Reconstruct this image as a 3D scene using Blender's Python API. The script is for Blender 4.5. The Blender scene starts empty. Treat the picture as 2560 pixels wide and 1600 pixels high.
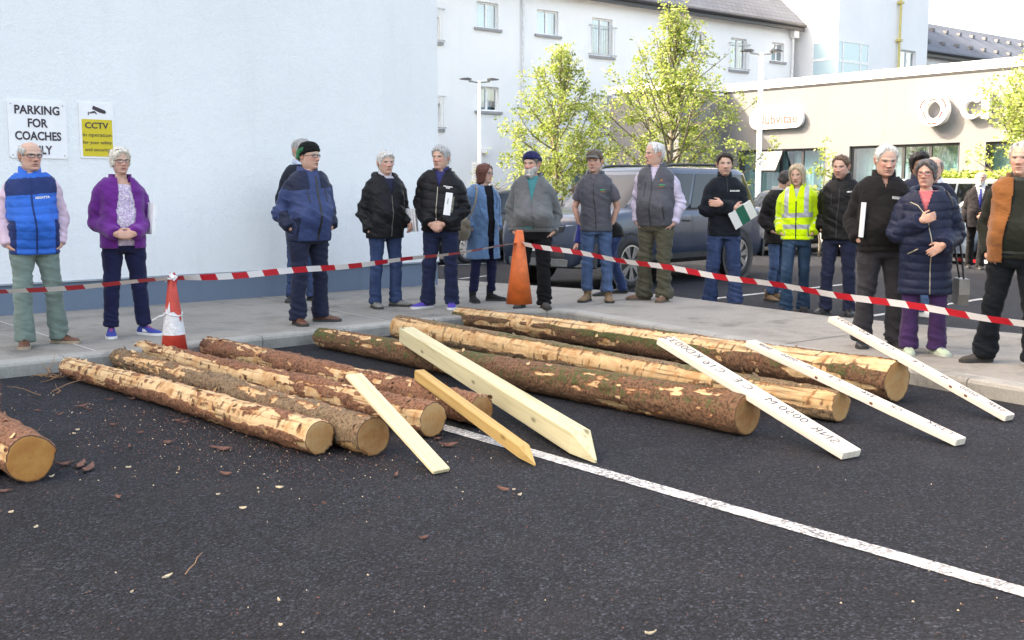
import bpy, math, random
import numpy as np
from mathutils import Vector, Matrix
from mathutils.bvhtree import BVHTree

# ------------------------------------------------------------------ camera, sky, sun, exposure
SC = bpy.context.scene
COL = SC.collection
F_PX, CAM_H = 2700.0, 1.45
PITCH = math.atan(320 / F_PX)
cd = bpy.data.cameras.new("camera"); cam = bpy.data.objects.new("camera", cd); COL.objects.link(cam)
cam.location = (0, 0, CAM_H); cam.rotation_euler = (math.pi / 2 - PITCH, 0, 0)
cd.sensor_width = 36; cd.lens = 36 * F_PX / 2560; cd.clip_start = 0.05; cd.clip_end = 3000
SC.camera = cam
SUN_EL, SUN_BACK = math.radians(40), math.radians(10)      # sun stands to the left, a little behind the scene
sv = Vector((-math.cos(SUN_BACK) * math.cos(SUN_EL), math.sin(SUN_BACK) * math.cos(SUN_EL), math.sin(SUN_EL)))
w = bpy.data.worlds.new("World"); SC.world = w; w.use_nodes = True
wn = w.node_tree.nodes; wl = w.node_tree.links
bg = wn["Background"]; sky = wn.new("ShaderNodeTexSky"); sky.sky_type = 'NISHITA'; sky.sun_disc = False
sky.sun_elevation = SUN_EL; sky.sun_rotation = math.atan2(sv.x, sv.y); sky.dust_density = 5.0; sky.ozone_density = 0.6; sky.air_density = 1.0
wl.new(sky.outputs[0], bg.inputs[0]); bg.inputs[1].default_value = 0.15
ld = bpy.data.lights.new("sun", 'SUN'); ld.energy = 2.0; ld.angle = math.radians(0.5); ld.color = (.95, .97, 1)
sun = bpy.data.objects.new("sun", ld); COL.objects.link(sun); sun.rotation_euler = sv.to_track_quat('Z', 'Y').to_euler(); sun.location = (-30, 20, 40)
SC.view_settings.view_transform = 'Standard'; SC.view_settings.look = 'None'; SC.view_settings.gamma = 1
SC.view_settings.exposure = 2.72
SC.view_settings.use_white_balance = True; SC.view_settings.white_balance_temperature = 8450; SC.view_settings.white_balance_tint = 11
random.seed(7)

# ------------------------------------------------------------------ helpers
def ray(x, y):
    u = (x - 1280) / F_PX; v = -(y - 800) / F_PX
    return Vector((u, math.cos(PITCH) + v * math.sin(PITCH), -math.sin(PITCH) + v * math.cos(PITCH)))
def g(x, y, z=0.0):
    r = ray(x, y); t = (z - CAM_H) / r.z
    return Vector((r.x * t, r.y * t, z))
def at(x, y, Y):
    r = ray(x, y); t = Y / r.y
    return Vector((r.x * t, Y, CAM_H + r.z * t))
def hit(x, y, P, d):
    """ray through a photo point against the vertical plane through P along d: (distance along d, height)"""
    r = ray(x, y); nx, ny = d[1], -d[0]
    t = (P[0] * nx + P[1] * ny) / (r.x * nx + r.y * ny)
    return (r.x * t - P[0]) * d[0] + (r.y * t - P[1]) * d[1], CAM_H + r.z * t

_P = np.random.RandomState(3).rand(64, 64, 64)
def vnoise(p):
    i = np.floor(p).astype(int); f = p - i; f = f * f * (3 - 2 * f); i &= 63; j = (i + 1) & 63
    x0, y0, z0 = i.T; x1, y1, z1 = j.T; fx, fy, fz = f.T
    a = _P[x0, y0, z0] * (1 - fx) + _P[x1, y0, z0] * fx; b = _P[x0, y1, z0] * (1 - fx) + _P[x1, y1, z0] * fx
    c = _P[x0, y0, z1] * (1 - fx) + _P[x1, y0, z1] * fx; d = _P[x0, y1, z1] * (1 - fx) + _P[x1, y1, z1] * fx
    return ((a * (1 - fy) + b * fy) * (1 - fz) + (c * (1 - fy) + d * fy) * fz) * 2 - 1
def fbm(p, s=1.0, o=3, off=0.0):
    p = np.asarray(p, float) * s + off + 100.37; r = 0; a = 1.0; t = 0
    for _ in range(o):
        r = r + a * vnoise(p); t += a; a *= .5; p = p * 2.03 + 11.7
    return r / t
def sstep(a, b, x):
    t = np.clip((x - a) / (b - a), 0, 1); return t * t * (3 - 2 * t)

class MB:
    """collects shapes and links them as ONE mesh object"""
    def __init__(s): s.v = []; s.f = []; s.m = []; s.n = 0
    def add(s, verts, faces, mi=0):
        verts = [tuple(q) for q in verts]; s.v += verts
        s.f += [tuple(i + s.n for i in fc) for fc in faces]
        s.m += (mi if isinstance(mi, list) else [mi] * len(faces)); s.n += len(verts); return s
    def box(s, c, size, M=None, mi=0):
        hx, hy, hz = [q / 2 for q in size]; c = Vector(c)
        vs = [Vector((x, y, z)) for z in (-hz, hz) for y in (-hy, hy) for x in (-hx, hx)]
        if M is not None: vs = [M @ q for q in vs]
        return s.add([q + c for q in vs], [(0, 2, 3, 1), (4, 5, 7, 6), (0, 1, 5, 4), (2, 6, 7, 3), (0, 4, 6, 2), (1, 3, 7, 5)], mi)
    def quad(s, a, b, c, d, mi=0): return s.add([a, b, c, d], [(0, 1, 2, 3)], mi)
    def loft(s, rings, caps=True, closed=True, mi=0):
        n = len(rings[0]); vs = [q for r in rings for q in r]; fs = []
        for i in range(len(rings) - 1):
            for j in range(n if closed else n - 1):
                k = (j + 1) % n; fs.append((i * n + j, i * n + k, (i + 1) * n + k, (i + 1) * n + j))
        if caps:
            fs.append(tuple(reversed(range(n)))); b = (len(rings) - 1) * n; fs.append(tuple(b + j for j in range(n)))
        return s.add(vs, fs, mi)
    def tube(s, pts, rad, n=8, mi=0, sub=0, round_ends=False):
        pts = [Vector(p) for p in pts]; rad = list(rad) if hasattr(rad, '__len__') else [rad] * len(pts)
        if sub:
            P2 = []; R2 = []
            for i in range(len(pts) - 1):
                p0 = pts[max(i - 1, 0)]; p1 = pts[i]; p2 = pts[i + 1]; p3 = pts[min(i + 2, len(pts) - 1)]
                for k in range(sub):
                    t = k / sub
                    P2.append(.5 * ((2 * p1) + (p2 - p0) * t + (2 * p0 - 5 * p1 + 4 * p2 - p3) * t * t + (3 * p1 - p0 - 3 * p2 + p3) * t ** 3))
                    R2.append(rad[i] * (1 - t) + rad[i + 1] * t)
            pts = P2 + [pts[-1]]; rad = R2 + [rad[-1]]
        if round_ends:
            d0 = (pts[0] - pts[1]).normalized(); d1 = (pts[-1] - pts[-2]).normalized()
            a = [pts[0] + d0 * rad[0] * q for q in (.95, .7, .35)]; b = [pts[-1] + d1 * rad[-1] * q for q in (.35, .7, .95)]
            ra = [rad[0] * math.sqrt(max(0, 1 - q * q)) for q in (.95, .7, .35)]; rb = [rad[-1] * math.sqrt(max(0, 1 - q * q)) for q in (.35, .7, .95)]
            pts = a + pts + b; rad = ra + rad + rb
        rings = []; up = None
        for i, p in enumerate(pts):
            t = (pts[min(i + 1, len(pts) - 1)] - pts[max(i - 1, 0)])
            t = t.normalized() if t.length > 1e-9 else Vector((0, 0, 1))
            if up is None:
                a = Vector((0, 0, 1)) if abs(t.z) < .9 else Vector((1, 0, 0)); up = (a - t * a.dot(t)).normalized()
            else:
                up = up - t * up.dot(t); up = up.normalized() if up.length > 1e-6 else Vector((1, 0, 0))
            sd = t.cross(up)
            rings.append([p + (up * math.cos(q) + sd * math.sin(q)) * rad[i] for q in [2 * math.pi * k / n for k in range(n)]])
        return s.loft(rings, True, True, mi)
    def sphere(s, c, r, n=10, mi=0):
        c = Vector(c); r = r if hasattr(r, '__len__') else (r, r, r); rings = []
        for i in range(1, n):
            a = math.pi * i / n
            rings.append([(c.x + r[0] * math.sin(a) * math.cos(b), c.y + r[1] * math.sin(a) * math.sin(b), c.z - r[2] * math.cos(a)) for b in [2 * math.pi * k / (2 * n) for k in range(2 * n)]])
        return s.loft(rings, True, True, mi)
    def text(s, body, size, M, bold=0.0, mi=0, extrude=0.0, fit=None, spacing=1.0, shear=0.0):
        cu = bpy.data.curves.new("t", 'FONT'); cu.body = body; cu.size = size; cu.align_x = 'CENTER'; cu.align_y = 'CENTER'; cu.offset = bold
        cu.extrude = extrude; cu.space_character = spacing; cu.resolution_u = 3; cu.shear = shear
        o = bpy.data.objects.new("t", cu); COL.objects.link(o); dg = bpy.context.evaluated_depsgraph_get(); dg.update()
        me = bpy.data.meshes.new_from_object(o.evaluated_get(dg)); vs = [q.co.copy() for q in me.vertices]; fs = [tuple(p.vertices) for p in me.polygons]
        bpy.data.objects.remove(o); bpy.data.curves.remove(cu); bpy.data.meshes.remove(me)
        if vs and fit:
            xs = [q.x for q in vs]; wd = max(xs) - min(xs); cx = (max(xs) + min(xs)) / 2
            for q in vs: q.x = (q.x - cx) * fit / wd
        return s.add([M @ q for q in vs], fs, mi)
    def build(s, name, mats, parent=None, smooth=False, loc=None):
        vs = np.array(s.v, float).reshape(-1, 3)
        return mesh_obj(name, vs, s.f, mats, parent, smooth, loc, s.m)

PM = {}
def mesh_obj(name, vs, fs, mats, parent=None, smooth=False, loc=None, mi=None, col=None, attrs=None):
    """vs in world space unless the parent was made with local=True"""
    M = PM.get(parent.name) if parent else None
    if M is not None:
        inv = np.array(M.inverted()); vs = vs @ inv[:3, :3].T + inv[:3, 3]
    elif loc is not None:
        vs = vs - np.array(loc)
    me = bpy.data.meshes.new(name)
    if isinstance(fs, np.ndarray) and fs.ndim == 2:
        k = fs.shape[1]; me.vertices.add(len(vs)); me.vertices.foreach_set("co", vs.ravel()); me.loops.add(fs.size)
        me.loops.foreach_set("vertex_index", fs.ravel().astype(np.int32)); me.polygons.add(len(fs))
        me.polygons.foreach_set("loop_start", np.arange(0, fs.size, k, dtype=np.int32)); me.update(calc_edges=True); me.validate()
    else:
        me.from_pydata([tuple(q) for q in vs], [], [tuple(f) for f in fs])
    for m in (mats if isinstance(mats, (list, tuple)) else [mats]): me.materials.append(m)
    if mi is not None and len(mi) == len(me.polygons): me.polygons.foreach_set("material_index", np.array(mi, dtype=np.int32))
    if smooth: me.polygons.foreach_set("use_smooth", np.ones(len(me.polygons), dtype=bool))
    if col is not None and len(col) == len(me.vertices):
        a = me.color_attributes.new("Col", 'FLOAT_COLOR', 'POINT'); c4 = np.ones((len(vs), 4)); c4[:, :3] = col; a.data.foreach_set("color", c4.ravel())
    for k_, arr in (attrs or {}).items():
        a = me.attributes.new(k_, 'FLOAT', 'POINT'); a.data.foreach_set("value", np.asarray(arr, dtype=np.float32))
    me.update()
    o = bpy.data.objects.new(name, me); COL.objects.link(o)
    if parent: o.parent = parent
    elif loc is not None: o.location = loc
    PM[o.name] = M if parent else Matrix.Translation(Vector(loc if loc is not None else (0, 0, 0)))
    return o
def tag(o, label=None, cat=None, group=None, kind=None):
    if label: o["label"] = label
    if cat: o["category"] = cat
    if group: o["group"] = group
    if kind: o["kind"] = kind
    return o
def thing(name, label, cat, loc=(0, 0, 0), rz=0.0, group=None, local=False):
    o = bpy.data.objects.new(name, None); COL.objects.link(o); o.location = loc; o.rotation_euler = (0, 0, rz); o.empty_display_size = .2
    if not local: PM[o.name] = Matrix.Translation(Vector(loc)) @ Matrix.Rotation(rz, 4, 'Z')
    return tag(o, label, cat, group)
def remesh(mb, voxel, smooth=4):
    me = bpy.data.meshes.new("t"); me.from_pydata(mb.v, [], mb.f); o = bpy.data.objects.new("t", me); COL.objects.link(o)
    r = o.modifiers.new("r", 'REMESH'); r.mode = 'VOXEL'; r.voxel_size = voxel
    if smooth: q = o.modifiers.new("s", 'SMOOTH'); q.factor = .5; q.iterations = smooth
    dg = bpy.context.evaluated_depsgraph_get(); dg.update(); e = o.evaluated_get(dg); m2 = e.to_mesh()
    vs = np.empty(len(m2.vertices) * 3); m2.vertices.foreach_get("co", vs); vs = vs.reshape(-1, 3)
    no = np.empty(len(m2.vertices) * 3); m2.vertex_normals.foreach_get("vector", no); no = no.reshape(-1, 3)
    lp = np.empty(len(m2.loops), dtype=np.int32); m2.loops.foreach_get("vertex_index", lp)
    fs = lp.reshape(-1, 4).copy() if len(lp) == 4 * len(m2.polygons) else [tuple(p.vertices) for p in m2.polygons]
    e.to_mesh_clear(); bpy.data.objects.remove(o); bpy.data.meshes.remove(me)
    return vs, fs, no

# ------------------------------------------------------------------ materials
class NT:
    def __init__(s, name):
        s.m = bpy.data.materials.new(name); s.m.use_nodes = True; s.n = s.m.node_tree.nodes; s.l = s.m.node_tree.links
        s.b = s.n["Principled BSDF"]; s.tc = s.n.new("ShaderNodeTexCoord"); s.out = s.n["Material Output"]
    def node(s, t, **kw):
        q = s.n.new("ShaderNode" + t)
        for k, v in kw.items():
            if k in q.inputs.keys(): q.inputs[k].default_value = v
            else: setattr(q, k, v)
        return q
    def link(s, a, b): s.l.new(a, b)
    def coord(s, scale=(1, 1, 1), src="Object", rot=(0, 0, 0)):
        mp = s.node("Mapping"); mp.inputs["Scale"].default_value = scale; mp.inputs["Rotation"].default_value = rot; s.link(s.tc.outputs[src], mp.inputs[0]); return mp.outputs[0]
    def noise(s, co, scale=5, detail=3, rough=.55, dist=0):
        q = s.node("TexNoise", Scale=scale, Detail=detail, Roughness=rough, Distortion=dist); s.link(co, q.inputs["Vector"]); return q.outputs[0]
    def voro(s, co, scale=5, feature='F1', out=0):
        q = s.node("TexVoronoi", Scale=scale); q.feature = feature; s.link(co, q.inputs["Vector"]); return q.outputs[out]
    def ramp(s, fac, stops):
        q = s.node("ValToRGB"); e = q.color_ramp.elements
        while len(e) < len(stops): e.new(.5)
        for i, (p, c) in enumerate(stops): e[i].position = p; e[i].color = (*c, 1) if hasattr(c, '__len__') else (c, c, c, 1)
        s.link(fac, q.inputs[0]); return q.outputs[0]
    def mix(s, fac, a, b, blend='MIX'):
        q = s.node("Mix"); q.data_type = 'RGBA'; q.blend_type = blend
        for v, i in ((fac, 0), (a, 6), (b, 7)):
            if hasattr(v, 'is_linked'): s.link(v, q.inputs[i])
            elif i == 0: q.inputs[0].default_value = v
            else: q.inputs[i].default_value = (*v, 1)
        return q.outputs[2]
    def math(s, op, a, b=0.0, c=0.0):
        q = s.node("Math"); q.operation = op
        for v, i in ((a, 0), (b, 1), (c, 2)):
            if hasattr(v, 'is_linked'): s.link(v, q.inputs[i])
            else: q.inputs[i].default_value = v
        return q.outputs[0]
    def attr(s, name, out="Fac"):
        q = s.node("Attribute"); q.attribute_name = name; return q.outputs[out]
    def col(s, c):
        if hasattr(c, 'is_linked'): s.link(c, s.b.inputs["Base Color"])
        else: s.b.inputs["Base Color"].default_value = (*c, 1)
        return s
    def set(s, **kw):
        for k, v in kw.items():
            k = k.replace('_', ' ')
            if hasattr(v, 'is_linked'): s.link(v, s.b.inputs[k])
            else: s.b.inputs[k].default_value = v
        return s
    def bump(s, h, dist=.01, strength=1.0):
        q = s.node("Bump"); q.inputs["Distance"].default_value = dist; q.inputs["Strength"].default_value = strength; s.link(h, q.inputs["Height"])
        if s.b.inputs["Normal"].is_linked: s.link(s.b.inputs["Normal"].links[0].from_socket, q.inputs["Normal"])
        s.link(q.outputs[0], s.b.inputs["Normal"]); return s

MC = {}
def plain(name, c, rough=.6, metal=0.0, var=.12, scale=9, bump=0.0, bscale=60, spec=.5, coat=0.0):
    if name in MC: return MC[name]
    t = NT(name); n = t.noise(t.coord(), scale, 4)
    lo = tuple(q * (1 - var) for q in c); hi = tuple(min(1, q * (1 + var)) for q in c)
    t.col(t.ramp(n, [(.3, lo), (.7, hi)])).set(Roughness=rough, Metallic=metal, Specular_IOR_Level=spec, Coat_Weight=coat)
    if bump: t.bump(t.noise(t.coord(), bscale, 3), bump)
    MC[name] = t.m; return t.m
def cloth(name, c, kind='cotton', var=.18):
    if name in MC: return MC[name]
    t = NT(name); co = t.coord(); n = t.noise(co, 7, 4); f = t.noise(co, 420, 2); c = tuple(q * (.68 if max(c) < .03 else 1) for q in c)
    lo = tuple(q * (1 - var) for q in c); hi = tuple(min(1, q * (1 + var)) for q in c)
    base = t.ramp(n, [(.3, lo), (.7, hi)]); rough = .88
    if kind == 'denim':
        fade = t.noise(t.coord((9, 9, 2.2)), 1.0, 3); base = t.mix(t.ramp(fade, [(.46, 0.0), (.74, .5)]), base, tuple(min(1, q * 1.9 + .02) for q in c))
    if kind == 'shirt':
        q = t.node("TexWave", Scale=38); t.link(t.coord((1, 0, 0)), q.inputs["Vector"]); base = t.mix(t.math('MULTIPLY', q.outputs[1], .14), base, (.35, .25, .42))
    if kind == 'knit':
        base = t.mix(t.math('MULTIPLY', t.noise(co, 90, 3), .35), base, tuple(q * .5 for q in c))
    if kind == 'floral':
        d = t.noise(co, 30, 2, .5, 1.6); base = t.ramp(d, [(.44, (.62, .57, .62)), (.49, (.16, .06, .26)), (.54, (.60, .56, .62)), (.60, (.34, .2, .42)), (.66, (.66, .62, .66))])
    if kind == 'nylon': rough = .5
    t.col(base).set(Roughness=rough, Specular_IOR_Level=.16, Sheen_Weight=(.22 if kind in ('fleece', 'knit', 'cotton') else .03) * min(1, .15 + max(c) * 4), Sheen_Roughness=.5)
    t.bump(t.noise(t.coord((9, 9, 13)), 1.0, 3, .5, .8), .018, .7); t.bump(f, .002, .5)
    MC[name] = t.m; return t.m

def asphalt():
    t = NT("asphalt"); co = t.coord()
    big = t.noise(co, .35, 4); mid = t.noise(co, 2.2, 4); v = t.voro(co, 82); vc = t.voro(co, 82, out=1); fine2 = t.noise(co, 62, 3, .7)
    sep = t.node("SeparateColor"); t.link(vc, sep.inputs[0])
    base = t.ramp(sep.outputs[0], [(.0, (.010, .011, .013)), (.40, (.016, .018, .025)), (.72, (.031, .036, .049)), (.94, (.055, .062, .080)), (1.0, (.078, .086, .108))])
    base = t.mix(t.ramp(v, [(.35, 0.0), (.75, .85)]), base, (.006, .006, .007))
    base = t.mix(t.ramp(fine2, [(.40, .7), (.58, 0.0)]), base, (.010, .010, .012))
    base = t.mix(t.ramp(big, [(.35, .0), (.65, .8)]), base, t.mix(1.0, base, (1.5, 1.5, 1.5), 'MULTIPLY'))
    base = t.mix(t.ramp(mid, [(.50, 0.0), (.75, .45)]), base, (.032, .031, .032)); base = t.mix(t.ramp(t.noise(t.coord((.5, 2.6, 1), rot=(0, 0, -.75)), 1.0, 4, .6), [(.56, 0.0), (.70, .45)]), base, (.012, .012, .014))
    speck = t.ramp(t.voro(co, 11), [(.018, .8), (.04, 0.0)]); speck = t.math('MULTIPLY', speck, t.ramp(t.noise(co, 3.1, 2), [(.60, 0.0), (.70, 1.0)]))
    base = t.mix(speck, base, (.30, .29, .27))
    scr = t.math('MULTIPLY', t.ramp(t.noise(t.coord((6, 30, 1), rot=(0, 0, .4)), 1.0, 5, .7), [(.60, 0.0), (.68, 1.0)]), t.ramp(t.noise(co, .9, 2), [(.60, 0.0), (.70, .5)]))
    base = t.mix(scr, base, (.18, .18, .19))
    t.col(base).set(Roughness=.8, Specular_IOR_Level=.18)
    t.bump(t.math('SUBTRACT', fine2, t.math('MULTIPLY', v, .7)), .012, 1.0); return t.m
def concrete(name, c, stain=True):
    t = NT(name); co = t.coord(); n = t.noise(co, 1.6, 5, .62); f = t.noise(co, 70, 3, .7)
    base = t.ramp(n, [(.28, tuple(q * .62 for q in c)), (.5, c), (.75, tuple(q * 1.12 for q in c))])
    base = t.mix(t.ramp(f, [(.35, .45), (.6, 0.0)]), base, tuple(q * .55 for q in c))
    if stain: base = t.mix(t.ramp(t.noise(co, .8, 6, .7), [(.53, 0.0), (.66, .8)]), base, tuple(q * .36 for q in c))
    t.col(base).set(Roughness=.9, Specular_IOR_Level=.25); t.bump(f, .004, .8); return t.m
def render_wall(name, c, bump=.006, dirt=.3):
    t = NT(name); co = t.coord(); n = t.noise(co, .55, 5, .6); f = t.noise(co, 55, 4, .65); s = t.noise(t.coord((2.2, 2.2, .22)), 1.2, 5, .65)
    base = t.ramp(n, [(.3, tuple(q * .93 for q in c)), (.7, c)])
    base = t.mix(t.ramp(s, [(.52, 0.0), (.8, dirt)]), base, tuple(q * .72 for q in c))
    mark = t.math('MULTIPLY', t.ramp(t.noise(t.coord((7, 7, 26)), 1.0, 3, .7), [(.64, 0.0), (.72, 1.0)]), t.ramp(t.noise(co, .9, 2), [(.60, 0.0), (.7, .30)]))
    base = t.mix(mark, base, tuple(q * .45 for q in c))
    base = t.mix(t.math('MULTIPLY', t.ramp(t.noise(co, 30, 4, .7), [(.36, .5), (.5, 0.0)]), .35), base, tuple(q * .8 for q in c))
    t.col(base).set(Roughness=.92, Specular_IOR_Level=.2); t.bump(f, bump, 1.0); t.bump(t.noise(co, 9, 4, .6), bump * 2, .6); return t.m
def wood(name, c, dark, knots=True, axis=0):
    t = NT(name); sc = [22, 22, 22]; sc[axis] = .9; co = t.coord(tuple(sc)); n = t.noise(co, 1.0, 4, .6, .8)
    base = t.ramp(n, [(.3, dark), (.5, c), (.72, tuple(min(1, q * 1.1) for q in c))])
    if knots:
        k2 = [9, 9, 9]; k2[axis] = 3.2; v = t.voro(t.coord(tuple(k2)), 1.0); base = t.mix(t.ramp(v, [(.07, .85), (.17, 0.0)]), base, tuple(q * .35 for q in dark))
    t.col(base).set(Roughness=.72, Specular_IOR_Level=.3); t.bump(n, .002, .6); return t.m
def glass_pane(name, tint=(.62, .78, .86)):
    """window glass: reflects the sky, lets one see the room or curtain behind"""
    t = NT(name); gl = t.node("BsdfGlossy"); gl.inputs["Roughness"].default_value = .02; gl.inputs["Color"].default_value = (.9, .95, 1, 1)
    tr = t.node("BsdfTransparent"); tr.inputs[0].default_value = (*tint, 1); lw = t.node("LayerWeight"); lw.inputs["Blend"].default_value = .35
    mx = t.node("MixShader"); t.link(t.math('ADD', t.math('MULTIPLY', lw.outputs["Facing"], .6), .18), mx.inputs[0]); t.link(tr.outputs[0], mx.inputs[1]); t.link(gl.outputs[0], mx.inputs[2])
    t.link(mx.outputs[0], t.out.inputs[0]); return t.m
def car_glass(name):
    t = NT(name); t.col((.012, .016, .02)).set(Roughness=.04, Specular_IOR_Level=.36); return t.m
def paint(name, c, metal=.4, dirt=.25):
    t = NT(name); n = t.noise(t.coord(), 2.6, 5, .65); base = t.mix(t.ramp(n, [(.45, 0.0), (.75, dirt)]), c, (.12, .11, .10))
    t.col(base).set(Metallic=metal, Roughness=t.ramp(n, [(.3, .22), (.75, .5)]), Coat_Weight=.4, Coat_Roughness=.1); return t.m

M_ASPH = asphalt(); M_PAVE = concrete("pavement_concrete", (.30, .28, .25)); M_KERB = concrete("kerb_concrete", (.36, .35, .32))
M_WALL = render_wall("white_roughcast", (.80, .82, .83)); M_DADO = render_wall("slate_blue_plinth", (.150, .20, .27), .003, .5)
M_HOTEL = render_wall("pale_render", (.84, .85, .86), .003, .15); M_GREY = render_wall("warm_grey_render", (.212, .218, .228), .003, .2)
M_WHITEMETAL = plain("white_painted_metal", (.78, .79, .80), .35); M_BLACK = plain("black_plastic", (.02, .02, .022), .5)
M_DKFRAME = plain("dark_grey_frame", (.035, .037, .04), .45); M_STEEL = plain("galvanised_steel", (.45, .46, .47), .4, .8)
M_UPVC = plain("white_window_frame", (.80, .80, .80), .4); M_SILL = plain("grey_stone_sill", (.30, .30, .31), .8)
M_GLASS = glass_pane("window_glass"); M_GLASS2 = glass_pane("teal_window_glass", (.50, .72, .74)); M_CARGLASS = car_glass("tinted_glass")
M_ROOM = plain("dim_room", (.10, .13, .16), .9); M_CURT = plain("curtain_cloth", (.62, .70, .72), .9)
M_LINE = None
# ------------------------------------------------------------------ ground, pavement, markings
def V3(p, z=None): return Vector((p[0], p[1], p[2] if z is None and len(p) > 2 else (z or 0)))
mb = MB(); mb.quad((-160, -30, 0), (160, -30, 0), (160, 260, 0), (-160, 260, 0)); o = mb.build("car_park_asphalt", M_ASPH); tag(o, kind="structure")
WA = Vector((-5.53, 11.59)); WD = Vector((.747, .665)).normalized()
s_c, _ = hit(1098, 711, WA, WD); WC = WA + WD * s_c                       # right-hand corner of the white wall
WN = Vector((WD.y, -WD.x)); wd = -WD
KH = .12
kp = [g(-900, 1020, KH).to_2d(), g(20, 906, KH).to_2d(), g(496, 858, KH).to_2d(), g(988, 807, KH).to_2d()]
kd = (kp[3] - kp[1]).normalized(); kp[0] = kp[1] - kd * 9; kp[2] = kp[1] + kd * (kp[2] - kp[1]).dot(kd); kp[3] = kp[1] + kd * (kp[3] - kp[1]).dot(kd)
kr0 = g(2287, 922, KH).to_2d(); kr1 = g(2560, 968, KH).to_2d(); kq = (kr1 - kr0).normalized()
den = kd.x * kq.y - kd.y * kq.x; df = kr0 - kp[3]; tt = (df.x * kq.y - df.y * kq.x) / den; KC = kp[3] + kd * tt   # inner corner
arc = []
for i in range(9):
    t = i / 8; a0 = KC - kd * .7; b0 = KC + kq * .7; arc.append(a0 * (1 - t) ** 2 + KC * 2 * t * (1 - t) + b0 * t * t)
near = [kp[0], kp[1], kp[2]] + arc + [kr0, kr1, kr1 + kq * 6]
far = [g(2560, 835, KH).to_2d() + (g(2560, 835, KH).to_2d() - g(2070, 790, KH).to_2d()).normalized() * 7, g(2560, 835, KH).to_2d(), g(2070, 790, KH).to_2d(), g(1640, 735, KH).to_2d(), g(1273, 709, KH).to_2d(), g(1097, 697, KH).to_2d(), WC - WN * 1.2 + WD * .5]
back = [WC - WN * .5, WC - WN * .5 - WD * 24]
poly = near + far + back
mb = MB(); n = len(poly)
mb.add([(*p, KH) for p in poly] + [(*p, -.05) for p in poly], [tuple(range(n))] + [(i, n + i, n + (i + 1) % n, (i + 1) % n) for i in range(n)])
def strip(mb, a, b, wd_, z, mi=0, jag=0.0, n=1):
    a, b = Vector(a[:2]), Vector(b[:2]); d = (b - a).normalized(); q = Vector((-d.y, d.x)) * wd_ / 2; L = []; R = []
    for i in range(n + 1):
        p = a.lerp(b, i / n); L.append((*(p + q * (1 + random.uniform(-jag, jag))), z)); R.append((*(p - q * (1 + random.uniform(-jag, jag))), z))
    mb.add(L + R, [(i + n + 1, i + n + 2, i + 1, i) for i in range(n)], mi)
for a, b, wdt, mi in [((-20, 798), (243, 879), .016, 1), ((633, 738), (972, 803), .014, 1), ((1480, 764), (1575, 745), .010, 2), ((1880, 872), (2060, 846), .012, 2), ((2060, 846), (2120, 838), .012, 2), ((1190, 800), (1010, 790), .010, 2)]:
    strip(mb, g(*a, KH), g(*b, KH), wdt, KH + .004, mi)
o = mb.build("pavement", [M_PAVE, plain("mortar_joint", (.52, .50, .46), .9), plain("dark_joint", (.06, .06, .055), .9)]); tag(o, kind="structure")
# kerb stones along the near edge, each with a gap to the next
def walk(path, step):
    seg = [(path[i], path[i + 1]) for i in range(len(path) - 1)]; L = [(b - a).length for a, b in seg]; tot = sum(L)
    def pos(s):
        s = min(max(s, 0), tot - 1e-6)
        for (a, b), l in zip(seg, L):
            if s <= l: return a.lerp(b, s / l), (b - a).normalized()
            s -= l
    return pos, tot
pos, tot = walk(near, .9); mb = MB(); s = .38
sec = [(.0, -.05), (-.012, KH - .03), (-.002, KH - .008), (.02, KH + .004), (.145, KH + .006), (.15, KH + .0), (.15, -.05)]
while s < tot - .1:
    e = min(s + .905, tot); rings = []
    for k in range(7):
        p, d = pos(s + .004 + (e - s - .008) * k / 6); nn = Vector((-d.y, d.x)) if (Vector((-d.y, d.x)).dot(WC - p) > 0) else Vector((d.y, -d.x))
        rings.append([(*(p + nn * (q[0] - .02)), q[1] - .0 + .0008 * (k % 2)) for q in sec])
    mb.loft(rings); s = e
o = mb.build("kerb", M_KERB); tag(o, kind="structure")

t = NT("worn_line_paint"); co = t.coord(); wear = t.ramp(t.noise(co, 48, 5, .75), [(.44, 1.0), (.58, 0.0)]); big = t.ramp(t.noise(co, 2.6, 3), [(.38, 1.0), (.66, .45)])
t.col(t.mix(t.math('MULTIPLY', wear, big), (.66, .66, .65), (.07, .07, .075))).set(Roughness=.8); t.bump(t.voro(co, 90), .006); M_LINE = t.m
la = g(1130, 1075); lb = g(1500, 1185); lc = g(2560, 1482); ldr = (lc - la).normalized()
mb = MB(); p0 = la - ldr * .55; p1 = lc + ldr * 2.2; L = (p1 - p0).length; k = 0; x = 0
while x < L:                                                  # thermoplastic bar with hairline cracks across it
    sg = random.uniform(.16, .42); strip(mb, p0 + ldr * (x + .003), p0 + ldr * min(x + sg, L), .105, .004, 0, .05, 8); x += sg
o = mb.build("bay_line", M_LINE); tag(o, kind="structure")
mb = MB()
for a, b in [((1690, 757), (2114, 711)), ((2040, 812), (2459, 747)), ((1098, 665), (1225, 658)), ((1150, 697), (1235, 688)), ((2030, 633), (2060, 631)), ((2400, 640), (2560, 634)), ((2114, 760), (2200, 748))]:
    strip(mb, g(*a), g(*b), .09, .004, 0, .06, 30)
o = mb.build("parking_bay_markings", M_LINE); tag(o, kind="structure")

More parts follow.
